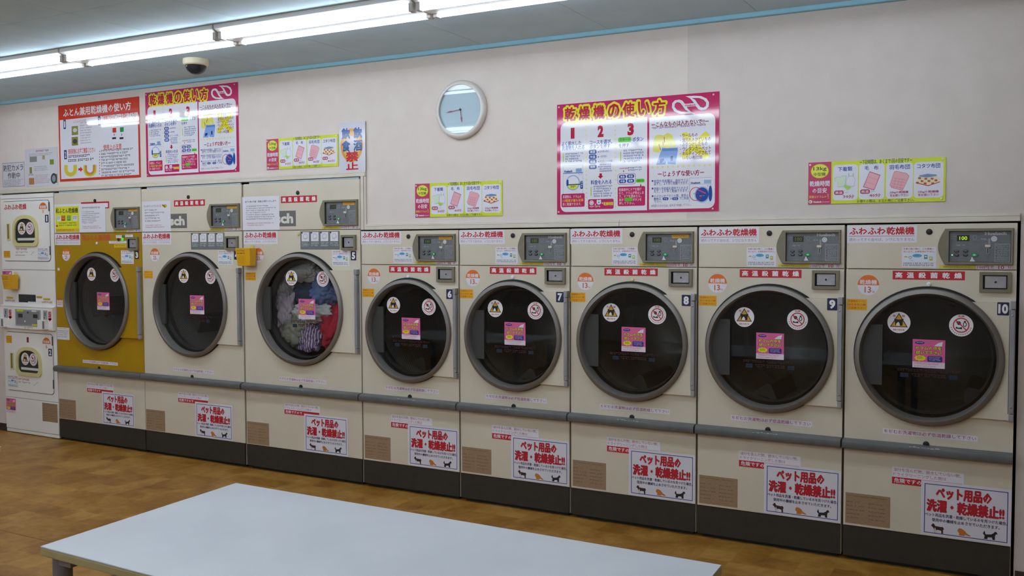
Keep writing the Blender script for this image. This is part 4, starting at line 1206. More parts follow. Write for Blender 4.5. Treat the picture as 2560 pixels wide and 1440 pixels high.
# ------------------------------------------------------------------ wall clock
def clock():
    o = thing('wall_clock', 'round white wall clock with pink hands on the bare wall', 'clock', (.742, WY, 2.312))
    W_ = C('#d9d4cc', .3)
    m = MB().lathe([(.150, 0), (.166, 0), (.171, -.010), (.170, -.024), (.163, -.036), (.152, -.040), (.145, -.038), (.142, -.030)], 0, 0, 64, W_)
    link('clock_rim', m.mesh('clock_rim', .9, True), o)
    link('clock_face', MB().lathe([(.150, -.004), (.150, -.022)], 0, 0, 48, C('#d2dde4', .5), False, False).lathe([(.150, -.022), (.001, -.022)], 0, 0, 48, C('#cfdbe3', .5)).mesh('clock_face', .5, True), o)
    HN = C('#b0667c', .4)
    def hand(ang, ln, w_, y):
        m = MB(); d = (math.sin(ang), math.cos(ang)); n = (d[1], -d[0])
        P = lambda s, t: (d[0] * s + n[0] * t, d[1] * s + n[1] * t)
        pts = [P(-.01, -w_ * .35), P(ln * .55, -w_ * .35), P(ln * .66, -w_), P(ln * .86, -w_ * .5), P(ln, 0), P(ln * .86, w_ * .5), P(ln * .66, w_), P(ln * .55, w_ * .35), P(-.01, w_ * .35)]
        a_ = sum(pts[i][0] * pts[(i + 1) % 9][1] - pts[(i + 1) % 9][0] * pts[i][1] for i in range(9))
        if a_ < 0: pts = pts[::-1]
        m.prism(pts, y - .001, y, HN); return m.mesh('clock_hand')
    link('minute_hand', hand(math.radians(263.5), .098, .0045, -.027), o)
    link('hour_hand', hand(math.radians(172.5), .078, .0055, -.025), o)
    link('centre_pin', MB().lathe([(.006, -.022), (.005, -.030), (.0005, -.031)], 0, 0, 16, C('#4c4050', .4)).mesh('centre_pin', .6, True), o)
    link('clock_glass', MB().prism([(.146 * math.cos(2 * math.pi * i / 56), .146 * math.sin(2 * math.pi * i / 56)) for i in range(56)], -.034, -.0325, CLEAR).mesh('clock_glass'), o)
clock()

# ------------------------------------------------------------------ dome camera
def dome():
    o = thing('dome_camera', 'small dome security camera with cream base on the ceiling', 'camera', (-.890, -.485, ZC + .004))
    link('camera_base', MB().lathez([(.078, 0), (.079, -.020), (.075, -.034), (.066, -.040), (.06, -.040)], 0, 0, 40, C('#dcd2b2', .4), True).mesh('camera_base', .7, True), o)
    link('camera_dome', MB().lathez([(.064, -.038)] + [(.063 * math.cos(a_), -.040 - .055 * math.sin(a_)) for a_ in [i * math.pi / 20 for i in range(10)]] + [(.0005, -.095)], 0, 0, 40, C('#25262c', .08)).mesh('camera_dome', 1.0, True), o)
dome()

# ------------------------------------------------------------------ posters
def sheet(name, label, cat, x, z, wd, h, p, thick=.003, group=None, mat=None, y=WY, bow=0.0, pins=None):
    """a printed sheet: a thin board carrying its flat print"""
    bd = MB().box(0, wd, -thick, 0, 0, h, mat or C('#d8d4d8', .2))
    b = len(bd.v); bd.v += [(vx, vy - thick, vz) for vx, vy, vz in p.v]
    for f, k in zip(p.f, p.m): bd.face([b + i for i in f], p.mats[k])
    me = shared(('sheet', name, round(wd, 3), round(h, 3), id(p)), lambda: bd.mesh(name))
    o = link(name, me, None, (x, y - .001, z))
    if pins:
        for u, v in pins:
            link('pin', shared('pin', lambda: MB().lathe([(.005, 0), (.004, -.003), (.0005, -.004)], 0, 0, 8, WHITE).mesh('pin', 0, True)), o, (u, -thick - .0005, v))
    return tag(o, label, cat, group)
GL = .05
def quad_map(TL, TR, BR, BL, wd, h):
    # inverse of the bilinear patch spanned by four corner pixels
    def P(px, py):
        u = v = .5
        for _ in range(12):
            fx = (1 - v) * ((1 - u) * TL[0] + u * TR[0]) + v * ((1 - u) * BL[0] + u * BR[0]) - px
            fy = (1 - v) * ((1 - u) * TL[1] + u * TR[1]) + v * ((1 - u) * BL[1] + u * BR[1]) - py
            ax = (1 - v) * (TR[0] - TL[0]) + v * (BR[0] - BL[0]); bx = (1 - u) * (BL[0] - TL[0]) + u * (BR[0] - TR[0])
            ay = (1 - v) * (TR[1] - TL[1]) + v * (BR[1] - BL[1]); by = (1 - u) * (BL[1] - TL[1]) + u * (BR[1] - TR[1])
            D = ax * by - ay * bx
            u -= (fx * by - fy * bx) / D; v -= (ax * fy - ay * fx) / D
        return (u * wd, (1 - v) * h)
    return P
def G(h): return C(h, GL)

PW, PH = .914, .604
def poster_usage():
    p = Print()
    P = quad_map((145, 215), (1812, 80), (1795, 1310), (140, 1340), PW, PH)
    MG, WH, BL_, RD, YL, GN, PK = G('#c32a63'), G('#e4e3ea'), G('#2450a0'), G('#b8183c'), G('#e8e034'), G('#5cc832'), G('#f0a8b8')
    def R(x0, y0, x1, y1): a, b = P(x0, y0), P(x1, y1); return (a[0], b[1], b[0], a[1])
    def T(tx, x0, y0, x1, y1, m, lay=4, b=0.0): p.text(tx, *R(x0, y0, x1, y1), m, lay, b)
    def GK(x0, y0, x1, y1, n, m, sd, lay=4, f=.6): p.greek(*R(x0, y0, x1, y1), n, m, lay, sd, f)
    p.rect(0, 0, PW, PH, MG, 1)
    p.rrect(*R(183, 402, 1098, 1300), .035, WH, 2, (1, 0, 0, 1)); p.rrect(*R(1128, 345, 1760, 1280), .035, WH, 2, (0, 1, 1, 0))
    r_ = R(225, 245, 1300, 320)
    zt, zb = P(700, 190)[1], P(700, 372)[1]
    chars = '乾燥機の使い方'
    xa, xb = P(213, 300)[0], P(1308, 250)[0]
    cw = (xb - xa) / 7
    for i, ch in enumerate(chars):
        q = (xa + cw * (i + .02), zb, xa + cw * (i + .98), zt)
        p.text(ch, q[0] - .004, q[1] - .004, q[2] + .004, q[3] + .004, YL, 3, .12, 2)
    for i, ch in enumerate(chars):
        q = (xa + cw * (i + .10), zb + .008, xa + cw * (i + .90), zt - .008)
        p.text(ch, *q, RD, 5, .05, 2)
    # white emblem: two leaf loops joined by a bar
    lf = [(1488, 128), (1570, 124), (1640, 128), (1690, 152), (1714, 192), (1710, 236), (1684, 264), (1640, 272), (1612, 262), (1585, 228), (1560, 182), (1530, 148)]
    hl = [(1550, 147), (1620, 147), (1662, 165), (1688, 196), (1684, 228), (1662, 247), (1632, 240), (1606, 205), (1582, 166)]
    cxp, cyp = 1534, 217
    for s in (1, -1):
        f = lambda L: [P(cxp + s * (x - cxp), cyp + s * (y - cyp)) for x, y in L]
        p.poly(f(lf), WH, 3); p.poly(f(hl), MG, 4)
    p.rect(*R(1478, 207, 1600, 229), WH, 4); T('Huebsch', 1486, 211, 1585, 226, RD, 5, .03)
    for d, q in (('1', (297, 450, 338, 560)), ('2', (590, 426, 652, 543)), ('3', (905, 402, 970, 526))): T(d, *q, RD, 4, .06)
    T('よく脱水した', 195, 592, 412, 626, BL_, 4, .025); T('洗濯物を入れる', 196, 636, 446, 672, BL_, 4, .025)
    T('コースを選び、', 503, 578, 742, 610, BL_, 4, .025); T('ボタンを押す', 503, 622, 722, 656, BL_, 4, .025)
    p.rrect(*R(806, 550, 943, 594), .010, GN, 4); T('スタート', 820, 558, 932, 586, G('#2a6a2a'), 5, .03)
    T('ボタン', 955, 546, 1068, 586, BL_, 4, .025); T('を押す', 812, 612, 920, 648, BL_, 4, .025)
    GK(236, 712, 436, 806, 4, BL_, 3); p.rect(*R(207, 712, 218, 800), G('#b8d060'), 4)
    GK(862, 678, 1072, 806, 5, BL_, 5); p.rect(*R(826, 698, 836, 792), G('#b8d060'), 4)
    for y, tx in ((697, '高温'), (748, '中温'), (797, '低温'), (850, '送風')):
        p.rrect(*R(494, y - 21, 576, y + 21), .009, BL_, 4); T(tx, 508, y - 13, 562, y + 13, WH, 5, .03)
        p.poly([P(588, y), P(602, y - 9), P(602, y + 9)], BL_, 4)
    T('毛布等大物に', 608, 681, 712, 700, BL_); T('一般衣類に', 608, 733, 690, 752, BL_); T('デリケートな衣類に', 608, 782, 755, 801, BL_); GK(608, 822, 750, 905, 4, BL_, 6)
    p.poly([P(606, 918), P(632, 918), P(632, 944), P(648, 944), P(616, 974), P(588, 944), P(606, 944)], RD, 4)
    T('料金を入れる', 513, 988, 736, 1028, BL_, 4, .025)
    GK(542, 1048, 746, 1166, 5, BL_, 8); p.rect(*R(510, 1060, 520, 1150), G('#b8d060'), 4)
    GK(822, 862, 926, 882, 1, RD, 9); GK(908, 856, 1060, 898, 2, BL_, 10); p.poly([P(852, 890), P(868, 890), P(860, 910)], RD, 4)
    p.rrect(*R(798, 922, 985, 1030), .014, G('#b46a94'), 3); p.rrect(*R(803, 927, 980, 1025), .012, WH, 4)
    for x, y, tx in ((850, 953, '高温'), (933, 948, '低温'), (850, 1000, '中温'), (933, 996, '送風')):
        p.rrect(*R(x - 36, y - 18, x + 36, y + 18), .008, BL_, 5); T(tx, x - 22, y - 11, x + 22, y + 11, WH, 6, .03)
    p.rrect(*R(988, 977, 1076, 1011), .007, GN, 4); T('スタート', 1000, 984, 1066, 1004, G('#2a6a2a'), 5, .03); p.poly([P(1028, 1050), P(1036, 1022), P(1044, 1050)], RD, 4)
    for q, L in (((190, 1130, 445, 1262), ('洗濯物は、ドラムの', '1/3程度が最も効率', '良く乾燥できます。')), ((798, 1058, 1080, 1252), ('乾燥途中にドアを開け', 'ると、ドラムが停止しま', 'す。ドアを閉めたら、', '再び　　　　ボタンを', '押して下さい。'))):
        p.rrect(*R(*q), .008, MG, 3)
        n = len(L); hh = (q[3] - q[1] - 16) / n
        for i, tx in enumerate(L): T(tx, q[0] + 14, q[1] + 10 + hh * i + hh * .12, q[0] + 14 + (q[2] - q[0] - 28) * min(1, len(tx) / max(map(len, L))), q[1] + 10 + hh * i + hh * .82, G('#f0d0dc') if not (n == 3 and i == 1) else G('#f0c838'), 4, .01)
    p.rrect(*R(868, 1172, 950, 1206), .006, GN, 5)
    p.rrect(*R(482, 1186, 754, 1284), .008, MG, 3)
    a = P(520, 1222); p.ell(a[0], a[1], .013, .013, WH, 4); p.oring(a[0], a[1], .009, .009, .002, RD, 5)
    a = P(598, 1218); p.ell(a[0], a[1], .013, .012, WH, 4); p.ell(a[0] - .007, a[1] + .009, .006, .006, WH, 4.3); p.ell(a[0] + .007, a[1] + .009, .006, .006, WH, 4.6); p.ell(a[0], a[1], .006, .005, G('#8aa0d0'), 5)
    T('x', 553, 1230, 568, 1248, WH, 4, .02); T('=', 630, 1218, 644, 1232, WH, 4, .02); T('乾燥時間', 648, 1214, 748, 1248, YL, 4, .03); GK(496, 1256, 620, 1276, 1, WH, 4)
    for x in (465, 776):
        for k in range(19): a = P(x, 430 + 46 * k); p.ell(a[0], a[1], .0045, .0045, G('#e6e08a'), 3, 10)
    for k in range(12): a = P(1158 + 51 * k, 858 - 2 * k); p.ell(a[0], a[1], .006, .006, G('#e6e08a'), 3, 10)
    def machine(x0, y0, x1, y1):
        p.frame(*R(x0, y0, x1, y1), .001, G('#7a8cb0'), 3); p.rect(*R(x0, y0 + (y1 - y0) * .26, x1, y0 + (y1 - y0) * .264), G('#7a8cb0'), 3)
    machine(210, 840, 428, 1125); T('Huebsch', 222, 886, 312, 908, BL_, 4, .05); p.rect(*R(350, 868, 416, 906), G('#9ab4dc'), 4); GK(356, 872, 412, 902, 2, BL_, 7, 5); p.frame(*R(385, 914, 416, 934), .001, BL_, 4)
    a = P(318, 1014); p.ell(a[0], a[1], .042, .042, G('#9ab0d4'), 4); p.ell(a[0], a[1], .036, .036, WH, 5); p.ell(a[0], a[1], .036, .036, G('#e0e04a'), 6, 16, math.pi * 1.05, math.pi * 1.95); GK(292, 1046, 344, 1066, 1, G('#5a6a1a'), 3, 7, .9)
    p.rrect(*R(248, 984, 270, 1046), .004, BL_, 7); p.rrect(*R(398, 996, 428, 1078), .007, BL_, 5); GK(404, 1004, 424, 1070, 3, WH, 4, 6); p.rect(*R(270, 1030, 398, 1036), BL_, 7)
    T('ーこんなものは入れないで!!ー', 1150, 394, 1710, 412, G('#8a1c40'), 4, .03); GK(1152, 446, 1702, 440, 1, PURP, 4)
    sw = [(1205, 522), (1240, 522), (1270, 528), (1310, 500), (1350, 520), (1378, 580), (1392, 640), (1372, 656), (1350, 640), (1340, 600), (1335, 660), (1250, 652), (1225, 705), (1178, 702), (1164, 690), (1168, 600), (1180, 545)]
    p.poly([P(*q) for q in sw], G('#e2dc68'), 4)
    for (x0, y0), (x1, y1) in (((1222, 618), (1240, 680)), ((1262, 596), (1268, 628)), ((1276, 545), (1280, 605))): p.line(P(x0, y0), P(x1, y1), .004, G('#a8502a'), 5)
    sh = [(1255, 655), (1412, 675), (1385, 828), (1310, 822), (1300, 790), (1285, 828), (1196, 830)]
    p.poly([P(*q) for q in sh], G('#86a8e0'), 5); p.rect(*R(1255, 664, 1408, 684), G('#5e86cc'), 6)
    for q in ([(1230, 775), (1270, 765), (1275, 785), (1248, 810), (1232, 812)], [(1345, 740), (1362, 742), (1360, 790), (1340, 795), (1335, 760)]): p.poly([P(*k) for k in q], G('#1e3c88'), 6)
    for lq, q in zip((2.5, 3.2), ([(1445, 510), (1500, 495), (1660, 680), (1725, 740), (1670, 778), (1560, 690), (1470, 560)], [(1640, 520), (1685, 488), (1722, 530), (1600, 650), (1480, 780), (1432, 745), (1530, 640)])): p.poly([P(*k) for k in q], YL, lq)
    for i, tx in enumerate(('・ウールもの', '・油汚れのひどいもの', '・のりつけしたもの', '・ウレタンカーペット', '・キルティングされて', '　いない布団類')):
        y = 512 + 46 * i
        T(tx, 1432 if i < 5 else 1455, y, 1432 + (172, 296, 264, 296, 294, 215)[i], y + 32, G('#7a2458'), 4, .02)
    T('ーじょうずな使い方ー', 1210, 898, 1662, 942, G('#a01c48'), 4, .03)
    for y, tx in ((990, '布団や毛布類は、途中でうら'), (1016, '返すと、より早く乾燥できます。'), (1068, '表面と手前面を途中で入れかえ'), (1096, 'ると、より早く乾燥できます。'), (1146, 'ナイロンやアクリル等、厚手の'), (1174, '敷物は、　　　か　　　でご利用'), (1206, '下さい。')):
        bul = y in (990, 1068, 1146)
        T(tx, 1170, y - 4, 1170 + (340 if len(tx) > 5 else 80), y + 18, BL_ if y != 1016 else G('#5a3a90'), 4, .01)
        if bul: a = P(1156, y + 8); p.ell(a[0], a[1], .005, .005, BL_, 4, 10)
    for x, tx in ((1284, '中温'), (1380, '低温')): p.rrect(*R(x - 28, 1168, x + 30, 1196), .007, BL_, 5); T(tx, x - 16, 1173, x + 18, 1190, WH, 6)
    T('※洗濯の入れかえは、店人まで依頼して下さい。', 1142, 1242, 1540, 1260, PURP, 4)
    p.line(P(1522, 970), P(1518, 1220), .001, BL_, 3); p.line(P(1522, 970), P(1736, 962), .001, BL_, 3); T('Huebsch', 1534, 1010, 1625, 1028, BL_, 4, .05); p.rect(*R(1660, 990, 1728, 1024), G('#9ab4dc'), 4)
    p.line(P(1522, 1036), P(1736, 1030), .001, BL_, 3); p.frame(*R(1694, 1040, 1728, 1056), .001, BL_, 4)
    a = P(1640, 1140); p.ell(a[0], a[1], .040, .042, G('#a8bce4'), 4); p.ell(a[0], a[1], .034, .036, BL_, 5)
    a = P(1582, 1134); p.oring(a[0], a[1], .034, .035, .003, RD, 6); GK(1558, 1126, 1606, 1142, 1, RD, 3, 6); GK(1618, 1150, 1666, 1166, 1, PK, 5, 6); p.line(P(1600, 1090), P(1676, 1128), .006, G('#b46a94'), 6)
    a = P(1720, 1130); p.ell(a[0], a[1], .010, .040, BL_, 5)
    return p
pu = poster_usage()
PINS = [(.012, .590), (PW - .03, .590), (.01, .012), (PW - .03, .012)]
sheet('usage_poster', 'large magenta instruction poster on its own to the right of the clock', 'poster', 1.360, 1.691, PW, PH, pu, group='magenta instruction posters', mat=MAG, pins=PINS)
sheet('usage_poster', 'magenta instruction poster beside the red bordered poster, left of the clock', 'poster', -1.958, 2.026, PW, PH, pu, group='magenta instruction posters', mat=MAG, pins=PINS)

def poster_futon():
    p = Print(); wd, h = .917, .585
    P = quad_map((592, 258), (1397, 165), (1420, 970), (612, 1015), wd, h)
    RD, WH, K = G('#cc3820'), G('#dedce4'), G('#33343c')
    def R(x0, y0, x1, y1): a, b = P(x0, y0), P(x1, y1); return (a[0], b[1], b[0], a[1])
    p.rect(0, 0, wd, h, RD, 1); p.rect(.016, .018, wd - .014, h - .112, WH, 2)
    p.text('ふとん兼用乾燥機の使い方', .06, h - .092, wd - .085, h - .028, G('#e8e0e2'), 3, .03)
    for tx, q in (('1', (648, 398, 676, 488)), ('2', (655, 700, 686, 790)), ('3', (1003, 360, 1030, 450))):
        p.rect(*R(*q), G('#3a4a7a'), 3); a = R(*q); d = (a[2] - a[0]) * .25; p.text(tx, a[0] + d, a[1] + .012, a[2] - d, a[3] - .012, WH, 4, .02)
    p.text('ふとんの入れ方', *R(752, 396, 884, 418), G('#b0605a'), 3)
    p.text('ご利用になるメニューを選択して下さい', *R(1042, 345, 1376, 385), RD, 3, .01)
    p.text('使用上の注意', *R(1058, 645, 1238, 685), RD, 3, .02)
    p.greek(*R(820, 425, 945, 640), 9, G('#9a7a8a'), 3, 4, .45)
    p.rect(*R(735, 462, 803, 545), G('#8c8848'), 3); p.rect(*R(735, 570, 803, 650), G('#8a8244'), 3); a = P(770, 500); p.ell(a[0], a[1], .025, .016, G('#d0ccc0'), 4); a = P(770, 612); p.ell(a[0], a[1], .025, .018, G('#4a4a48'), 4)
    p.frame(*R(1135, 420, 1275, 615), .001, G('#9a9aa0'), 3); p.rect(*R(1148, 478, 1185, 522), RD, 4); p.rect(*R(1220, 472, 1258, 516), G('#2e8a4e'), 4)
    for x in (1166, 1238): p.rect(*R(x - 20, 572, x + 18, 588), K, 4); p.rect(*R(x - 20, 438, x + 18, 450), G('#a0a0a8'), 4); p.rect(*R(x - 3, 535, x + 3, 555), K, 4)
    p.text('使用前後に必ずご確認ください', *R(698, 688, 978, 722), RD, 3, .015); p.greek(*R(698, 755, 970, 815), 2, K, 3, 6, .6)
    p.greek(*R(1035, 700, 1370, 960), 9, K, 3, 7, .55)
    for k in range(9): a = P(1022, 712 + 28 * k); p.ell(a[0], a[1], .005, .005, G('#b04040'), 3, 6)
    for cx, cm in ((725, None), (925, G('#cc8a3a'))):
        for r0, r1, m in ((66, 30, G('#d0c43a')), (50, 30, cm)):
            if m is None: continue
            pts = []
            for i in range(15): t = math.pi * (1.0 + i / 14); pts.append(P(cx + r0 * math.cos(t), 895 - r0 * math.sin(t) * 1.05))
            for i in range(15): t = math.pi * (2.0 - i / 14); pts.append(P(cx + r1 * math.cos(t), 892 - r1 * math.sin(t) * 1.05))
            pts = [P(cx - r0, 848)] + pts[:15] + [P(cx + r0, 844), P(cx + r1, 848)] + pts[15:] + [P(cx - r1, 852)]
            for i in range(len(pts) // 2 - 1):
                p.poly([pts[i], pts[i + 1], pts[-2 - i], pts[-1 - i]], m, 4 if r0 == 66 else 5)
    p.poly([P(806, 880), P(826, 880), P(826, 862), P(852, 892), P(826, 918), P(826, 902), P(806, 902)], RD, 4)
    return p
sheet('futon_poster', 'red bordered futon dryer instruction poster near the left end', 'poster', -2.942, 2.026, .917, .585, poster_futon(), mat=C('#cc3820', GL))

CW, CH = .606, .202
def chart(big):
    p = Print()
    P = quad_map((150, 165), (2370, 75), (2340, 800), (140, 830), CW, CH)
    MG, YG, WH, BL_, RD = C('#bf2a5e', .35), C('#cfdc1c', .35), C('#dedee8', .35), C('#2a4a9c', .35), C('#b02454', .35)
    def R(x0, y0, x1, y1): a, b = P(x0, y0), P(x1, y1); return (a[0], b[1], b[0], a[1])
    def T(tx, x0, y0, x1, y1, m, lay=4, b=0.0): p.text(tx, *R(x0, y0, x1, y1), m, lay, b)
    p.rect(0, 0, CW, CH, YG, 1); xs = P(535, 480)[0]; p.rect(0, 0, xs, CH, MG, 2)
    a = P(342, 300); p.ell(a[0], a[1], .043, .035, C('#b89a1c', .35), 3); p.ell(a[0], a[1], .040, .033, C('#dfe040', .35), 4)
    K = C('#3a5020', .35)
    T('23kg' if big else '13kg', 232, 235, 458, 300, K, 5, .02); T('大型機' if big else '中型機', 238, 325, 440, 376, K, 5, .02)
    T('乾燥時間', 168, 458, 508, 540, WH, 4, .03); T('の目安', 215, 570, 460, 648, WH, 4, .03)
    T('容量はドラムの', 160, 690, 450, 728, C('#dfc83a', .35), 4, .02); T('1', 472, 665, 485, 690, C('#dfc83a', .35), 4); T('2' if big else '3', 470, 712, 492, 738, C('#dfc83a', .35), 4); p.rect(*R(465, 698, 498, 703), C('#dfc83a', .35), 4)
    a = P(182, 788); p.ell(a[0], a[1], .009, .008, WH, 4, 14); p.ell(a[0] - .002, a[1] - .001, .004, .003, RD, 5, 10); T('Huebsch', 232, 778, 370, 804, WH, 4, .05); T('Japan', 380, 780, 500, 804, WH, 4)
    T('ー下記時間は、あくまで1回の目安ですー', 1010, 122, 1850, 168, K, 3, .02)
    T('お帰りの際は、お忘れ物にご注意下さい。', 960, 762, 1870, 800, K, 3, .02)
    BX = ((572, 970, 205, 765), (1002, 1398, 190, 750), (1440, 1845, 180, 740), (1878, 2310, 165, 735))
    for i, (x0, x1, y0, y1) in enumerate(BX):
        p.rrect(*R(x0, y0, x1, y1), .016, WH, 3)
    T('下着類', 648, 234, 888, 300, BL_, 4, .03); T('毛　布', 1090, 218, 1312, 282, BL_, 4, .03); T('羽毛布団', 1486, 204, 1812, 272, BL_, 4, .03); T('コタツ布団', 1925, 190, 2278, 256, BL_, 4, .03)
    ln = C('#7a9a7a', .35)
    sh = [(588, 415), (650, 388), (690, 402), (716, 375), (795, 372), (775, 440), (772, 520), (745, 552), (648, 555), (642, 470), (612, 468)]
    p.poly([P(*q) for q in sh], ln, 4); c_ = (690, 468); p.poly([P(c_[0] + (x - c_[0]) * .95, c_[1] + (y - c_[1]) * .95) for x, y in sh], C('#cfe0c8', .35), 5)
    tk = [(790, 430), (828, 380), (900, 378), (935, 428), (918, 545), (778, 545)]
    p.poly([P(*q) for q in tk], ln, 6); p.poly([P(858 + (x - 858) * .95, 470 + (y - 470) * .95) for x, y in tk], WH, 7)
    for x, y in ((828, 335), (902, 335)): p.line(P(x, y), P(x, 385), .002, ln, 6)
    p.poly([P(745, 520), P(868, 540), P(862, 572), P(800, 608), P(748, 552)], C('#a8d060', .35), 8)
    bl = [(1170, 306), (1345, 365), (1240, 612), (1060, 558)]
    p.poly([P(*q) for q in bl], C('#c0487a', .35), 4); p.poly([P(1203 + (x - 1203) * .9, 462 + (y - 462) * .92) for x, y in bl], C('#e6aab4', .35), 5)
    for k in (.33, .66): p.line(P(1170 - 110 * k + 10, 306 + 250 * k + 4), P(1345 - 105 * k - 12, 365 + 247 * k - 2), .0012, C('#d08098', .35), 6)
    fu = [(1560, 318), (1600, 302), (1760, 340), (1800, 385), (1780, 440), (1690, 622), (1520, 575), (1488, 530)]
    p.poly([P(*q) for q in fu], C('#c07888', .35), 4); p.poly([P(1645 + (x - 1645) * .95, 460 + (y - 460) * .95) for x, y in fu], C('#e4a8b0', .35), 5)
    for k in range(4): p.line(P(1545 - 14 * k, 410 + 45 * k), P(1740 - 14 * k, 450 + 45 * k), .0012, C('#c07888', .35), 6)
    for k in range(3): p.line(P(1590 + 50 * k, 420 + 9 * k), P(1545 + 50 * k, 580 + 9 * k), .0012, C('#c07888', .35), 6)
    ko = [(1945, 385), (2225, 375), (2268, 485), (2085, 545), (1898, 495)]
    p.poly([P(*q) for q in ko], C('#e8d8b0', .35), 4)
    for rr_ in range(3):
        for k in range(6):
            if (rr_ + k) % 2: continue
            xa = 1940 - 16 * rr_ + k * (48 + 5 * rr_); ya = 405 + 38 * rr_ + (10 if 1 <= k <= 4 else 0)
            p.poly([P(xa, ya), P(xa + 40, ya + 3), P(xa + 38, ya + 33), P(xa - 4, ya + 30)], C('#b0442c', .35), 5)
    p.poly([P(1898, 488), P(2085, 538), P(2268, 478), P(2268, 490), P(2085, 552), P(1898, 502)], C('#b0302c', .35), 6)
    p.poly([P(1950, 378), P(2085, 352), P(2222, 366), P(2215, 390), P(2085, 410), P(1965, 400)], C('#6f88b8', .35), 6)
    for i, (x0, x1, y0, y1) in enumerate(BX):
        if i < 2 or big:
            yb = y1 - 130
            p.rrect(*R(x0 + 12, yb - 22, x0 + 168, yb + 44), .008, RD, 8); T('高温', x0 + 30, yb - 8, x0 + 150, yb + 30, WH, 9, .02)
            T('30分' if i == 0 else '40分', x0 + 160, yb + 45, x1 - 58, yb + 100, RD, 8, .02); p.greek(*R(x0 + 190, yb + 5, x0 + 250, yb + 22), 1, C('#a0a0a8', .35), 8, 3)
        else:
            T('23kgの乾燥機', x0 + 50, y1 - 112, x1 - 65, y1 - 72, RD, 8, .02); T('をお使い下さい', x0 + 52, y1 - 62, x1 - 65, y1 - 24, RD, 8, .02)
    return p
c13 = chart(False)
PN = [(.008, .190), (.593, .192), (.590, .012)]
sheet('drying_time_chart', 'yellow green 13 kg drying time chart at the right, above dryer 9', 'sign', 2.717, 1.713, CW, CH, c13, group='drying time charts', mat=C('#cfdc1c', .35), pins=PN)
sheet('drying_time_chart', 'yellow green 13 kg drying time chart above dryer 6, below the clock', 'sign', .404, 1.690, CW, CH, c13, group='drying time charts', mat=C('#cfdc1c', .35), pins=PN)
sheet('drying_time_chart', 'yellow green 23 kg drying time chart above dryer 5', 'sign', -.792, 2.026, CW, CH, chart(True), group='drying time charts', mat=C('#cfdc1c', .35), pins=PN)

def nodrink():
    p = Print(); wd, h = .205, .31
    GW, B_, O_ = C('#d6d4de', .1), C('#1f58a4', .1), C('#dfa03c', .1)
    p.rect(0, 0, wd, h, GW, 1)
    p.oring(.098, .165, .088, .105, .018, O_, 2, 30); p.oring(.098, .165, .0695, .0865, .027, C('#e4b868', .1), 2, 30)
    for x, col in ((.112, '飲酒'), (.018, '飲食')):
        for k, ch in enumerate(col): p.text(ch, x, .205 - .078 * k, x + .070, .275 - .078 * k, B_, 4, .05)
    p.text('禁', .052, .062, .150, .128, C('#c42a30', .1), 5, .06); p.text('止', .052, .012, .150, .060, C('#c42a30', .1), 5, .06)
    return p
sheet('no_drinking_sign', 'laminated no eating or drinking sign with blue vertical lettering', 'sign', -.168, 1.985, .205, .31, nodrink(), thick=.0015, mat=C('#d6d4de', .1), y=WY - .012 + .002)
def camsign():
    p = Print(); wd, h = .296, .203
    p.rect(0, 0, wd, h, C('#d4d0d6', .4), 1); p.frame(.008, .004, wd - .004, h - .006, .003, C('#5a6280', .4), 2)
    p.text('防犯カメラ', .020, .128, .280, .182, C('#3a3c42', .4), 3, .015); p.text('作動中', .075, .068, .235, .118, C('#3a3c42', .4), 3, .015)
    p.greek(.022, .008, .28, .060, 5, C('#55555e', .4), 3, 4, .5); return p
sheet('camera_notice', 'white notice about the security camera at far left', 'notice', -3.678, 2.003, .296, .203, camsign(), thick=.0012, mat=C('#d4d0d6', .4))
def lamsheet():
    p = Print(); wd, h = .405, .300
    p.rect(0, 0, wd, h, C('#d2d0d6', .08), 1); q = C('#5a555c', .1)
    p.greek(.14, .268, .31, .285, 1, C('#a05060', .1), 2, 3, .8); p.greek(.05, .235, .36, .258, 2, q, 2, 4, .4)
    for x0, z0, x1, z1, m in ((.06, .195, .15, .238, '#8a8c88'), (.22, .21, .25, .24, '#a09860'), (.31, .165, .36, .205, '#7a8c3a'), (.055, .105, .085, .155, '#8a8a3a'), (.045, .018, .11, .07, '#b07a50')): p.rect(x0, z0, x1, z1, C(m, .1), 3)
    p.ell(.355, .055, .038, .042, C('#3f4446', .1), 3); p.ell(.355, .055, .022, .026, C('#8a90a4', .1), 4); p.rect(.375, .02, .397, .09, C('#8a7c3a', .1), 2)
    p.greek(.11, .115, .30, .158, 3, q, 2, 6, .35); p.greek(.12, .018, .31, .09, 6, C('#b06068', .1), 2, 7, .4); p.greek(.04, .08, .10, .1, 1, q, 2, 8, .5)
    return p
sheet('laminated_sheet', 'laminated sheet of small pictures left of the red bordered poster', 'notice', -3.372, 1.998, .405, .300, lamsheet(), thick=.0015, mat=C('#d2d0d6', .08))

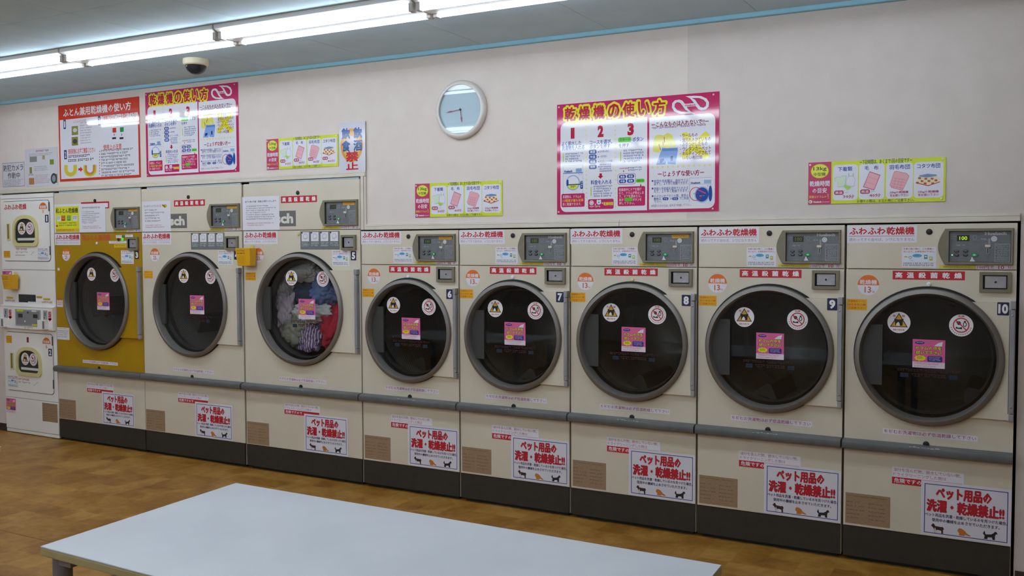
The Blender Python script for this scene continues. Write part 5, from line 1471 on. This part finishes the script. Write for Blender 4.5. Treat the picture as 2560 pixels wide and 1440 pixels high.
# ------------------------------------------------------------------ tables and stool
TZ = .68
TOPM = noisy('table_laminate', '#cbced3', '#d2d5d9', 4, .32, spec=.45)
EDGE = noisy('table_edge', '#a79b6c', '#b0a476', 9, .5)
LEGM = noisy('table_steel', '#77757c', '#85838a', 8, .42, metal=.3)
def table(label, corners, legs):
    o = thing('folding_table', label, 'table', (corners[0][0], corners[0][1], 0))
    ox, oy = corners[0]
    c = [(x - ox, y - oy) for x, y in corners]
    ctr = (sum(p[0] for p in c) / 4, sum(p[1] for p in c) / 4)
    def slab(name, z0, z1, k, m):
        b = MB(); q = [(ctr[0] + (x - ctr[0]) * k, ctr[1] + (y - ctr[1]) * k) for x, y in c]
        b.v += [(x, y, z0) for x, y in q] + [(x, y, z1) for x, y in q]
        for f in ((0, 1, 2, 3), (7, 6, 5, 4), (0, 4, 5, 1), (1, 5, 6, 2), (2, 6, 7, 3), (3, 7, 4, 0)): b.face(f, m)
        return b.mesh(name, 0, True)
    link('table_top', slab('table_top', TZ - .004, TZ, .999, TOPM), o, bevel=.001)
    link('edge_band', slab('edge_band', TZ - .028, TZ - .0041, 1.0, EDGE), o, bevel=.004)
    link('under_frame', slab('under_frame', TZ - .05, TZ - .0285, .50, LEGM), o)
    for (x, y) in legs:
        l = (x - ox, y - oy)
        link('leg', MB().lathez([(.026, 0), (.026, TZ - .03)], l[0], l[1], 20, LEGM, True, True).mesh('leg', .7, True), o)
        link('leg_foot', MB().lathez([(.030, 0), (.030, .02), (.026, .025)], l[0], l[1], 20, C('#26262a', .6), True, True).mesh('leg_foot', .7, True), o)
        s = 1 if l[0] < ctr[0] else -1
        link('leg_bracket', MB().box(min(l[0], l[0] + s * .065), max(l[0], l[0] + s * .065), l[1] - .022, l[1] + .022, TZ - .046, TZ - .028, LEGM).mesh('leg_bracket'), o)
    return o
table('long white table with a tan edge in the foreground', [(1.246, -3.041), (2.990, -3.080), (2.967, -2.285), (1.212, -2.268)], [(1.299, -3.010), (2.92, -3.02), (2.90, -2.34), (1.29, -2.33)])
table('white table at the left edge, only its corner seen', [(-1.55, -3.05), (-.125, -3.08), (-.116, -2.290), (-1.56, -2.27)], [(-1.47, -2.99), (-.20, -3.02), (-.19, -2.35), (-1.48, -2.33)])
def stool():
    o = thing('stool', 'black round stool pushed under the white table', 'stool', (1.255, -2.735, 0))
    link('seat', MB().lathez([(.05, .425), (.135, .425), (.147, .435), (.150, .455), (.143, .470), (.12, .478), (.001, .480)], 0, 0, 40, C('#0c0c0e', .6)).mesh('seat', .9, True), o)
    for k in range(4):
        a = math.pi / 4 + k * math.pi / 2
        def leg(a=a):
            m = MB(); n = 12; b = len(m.v)
            for z, r in ((0, .165), (.426, .11)): m.v += [(r * math.cos(a) + .011 * math.cos(2 * math.pi * i / n), r * math.sin(a) + .011 * math.sin(2 * math.pi * i / n), z) for i in range(n)]
            for i in range(n): j = (i + 1) % n; m.face((b + i, b + j, b + n + j, b + n + i), STEEL)
            m.face([b + i for i in reversed(range(n))], STEEL); m.face([b + n + i for i in range(n)], STEEL)
            return m.mesh('leg', .7, True)
        link('leg', leg(), o)
    link('ring_brace', MB().lathez([(.142, .15), (.150, .155), (.142, .16), (.136, .155), (.142, .15)], 0, 0, 32, STEEL).mesh('ring_brace', .9, True), o)
stool()
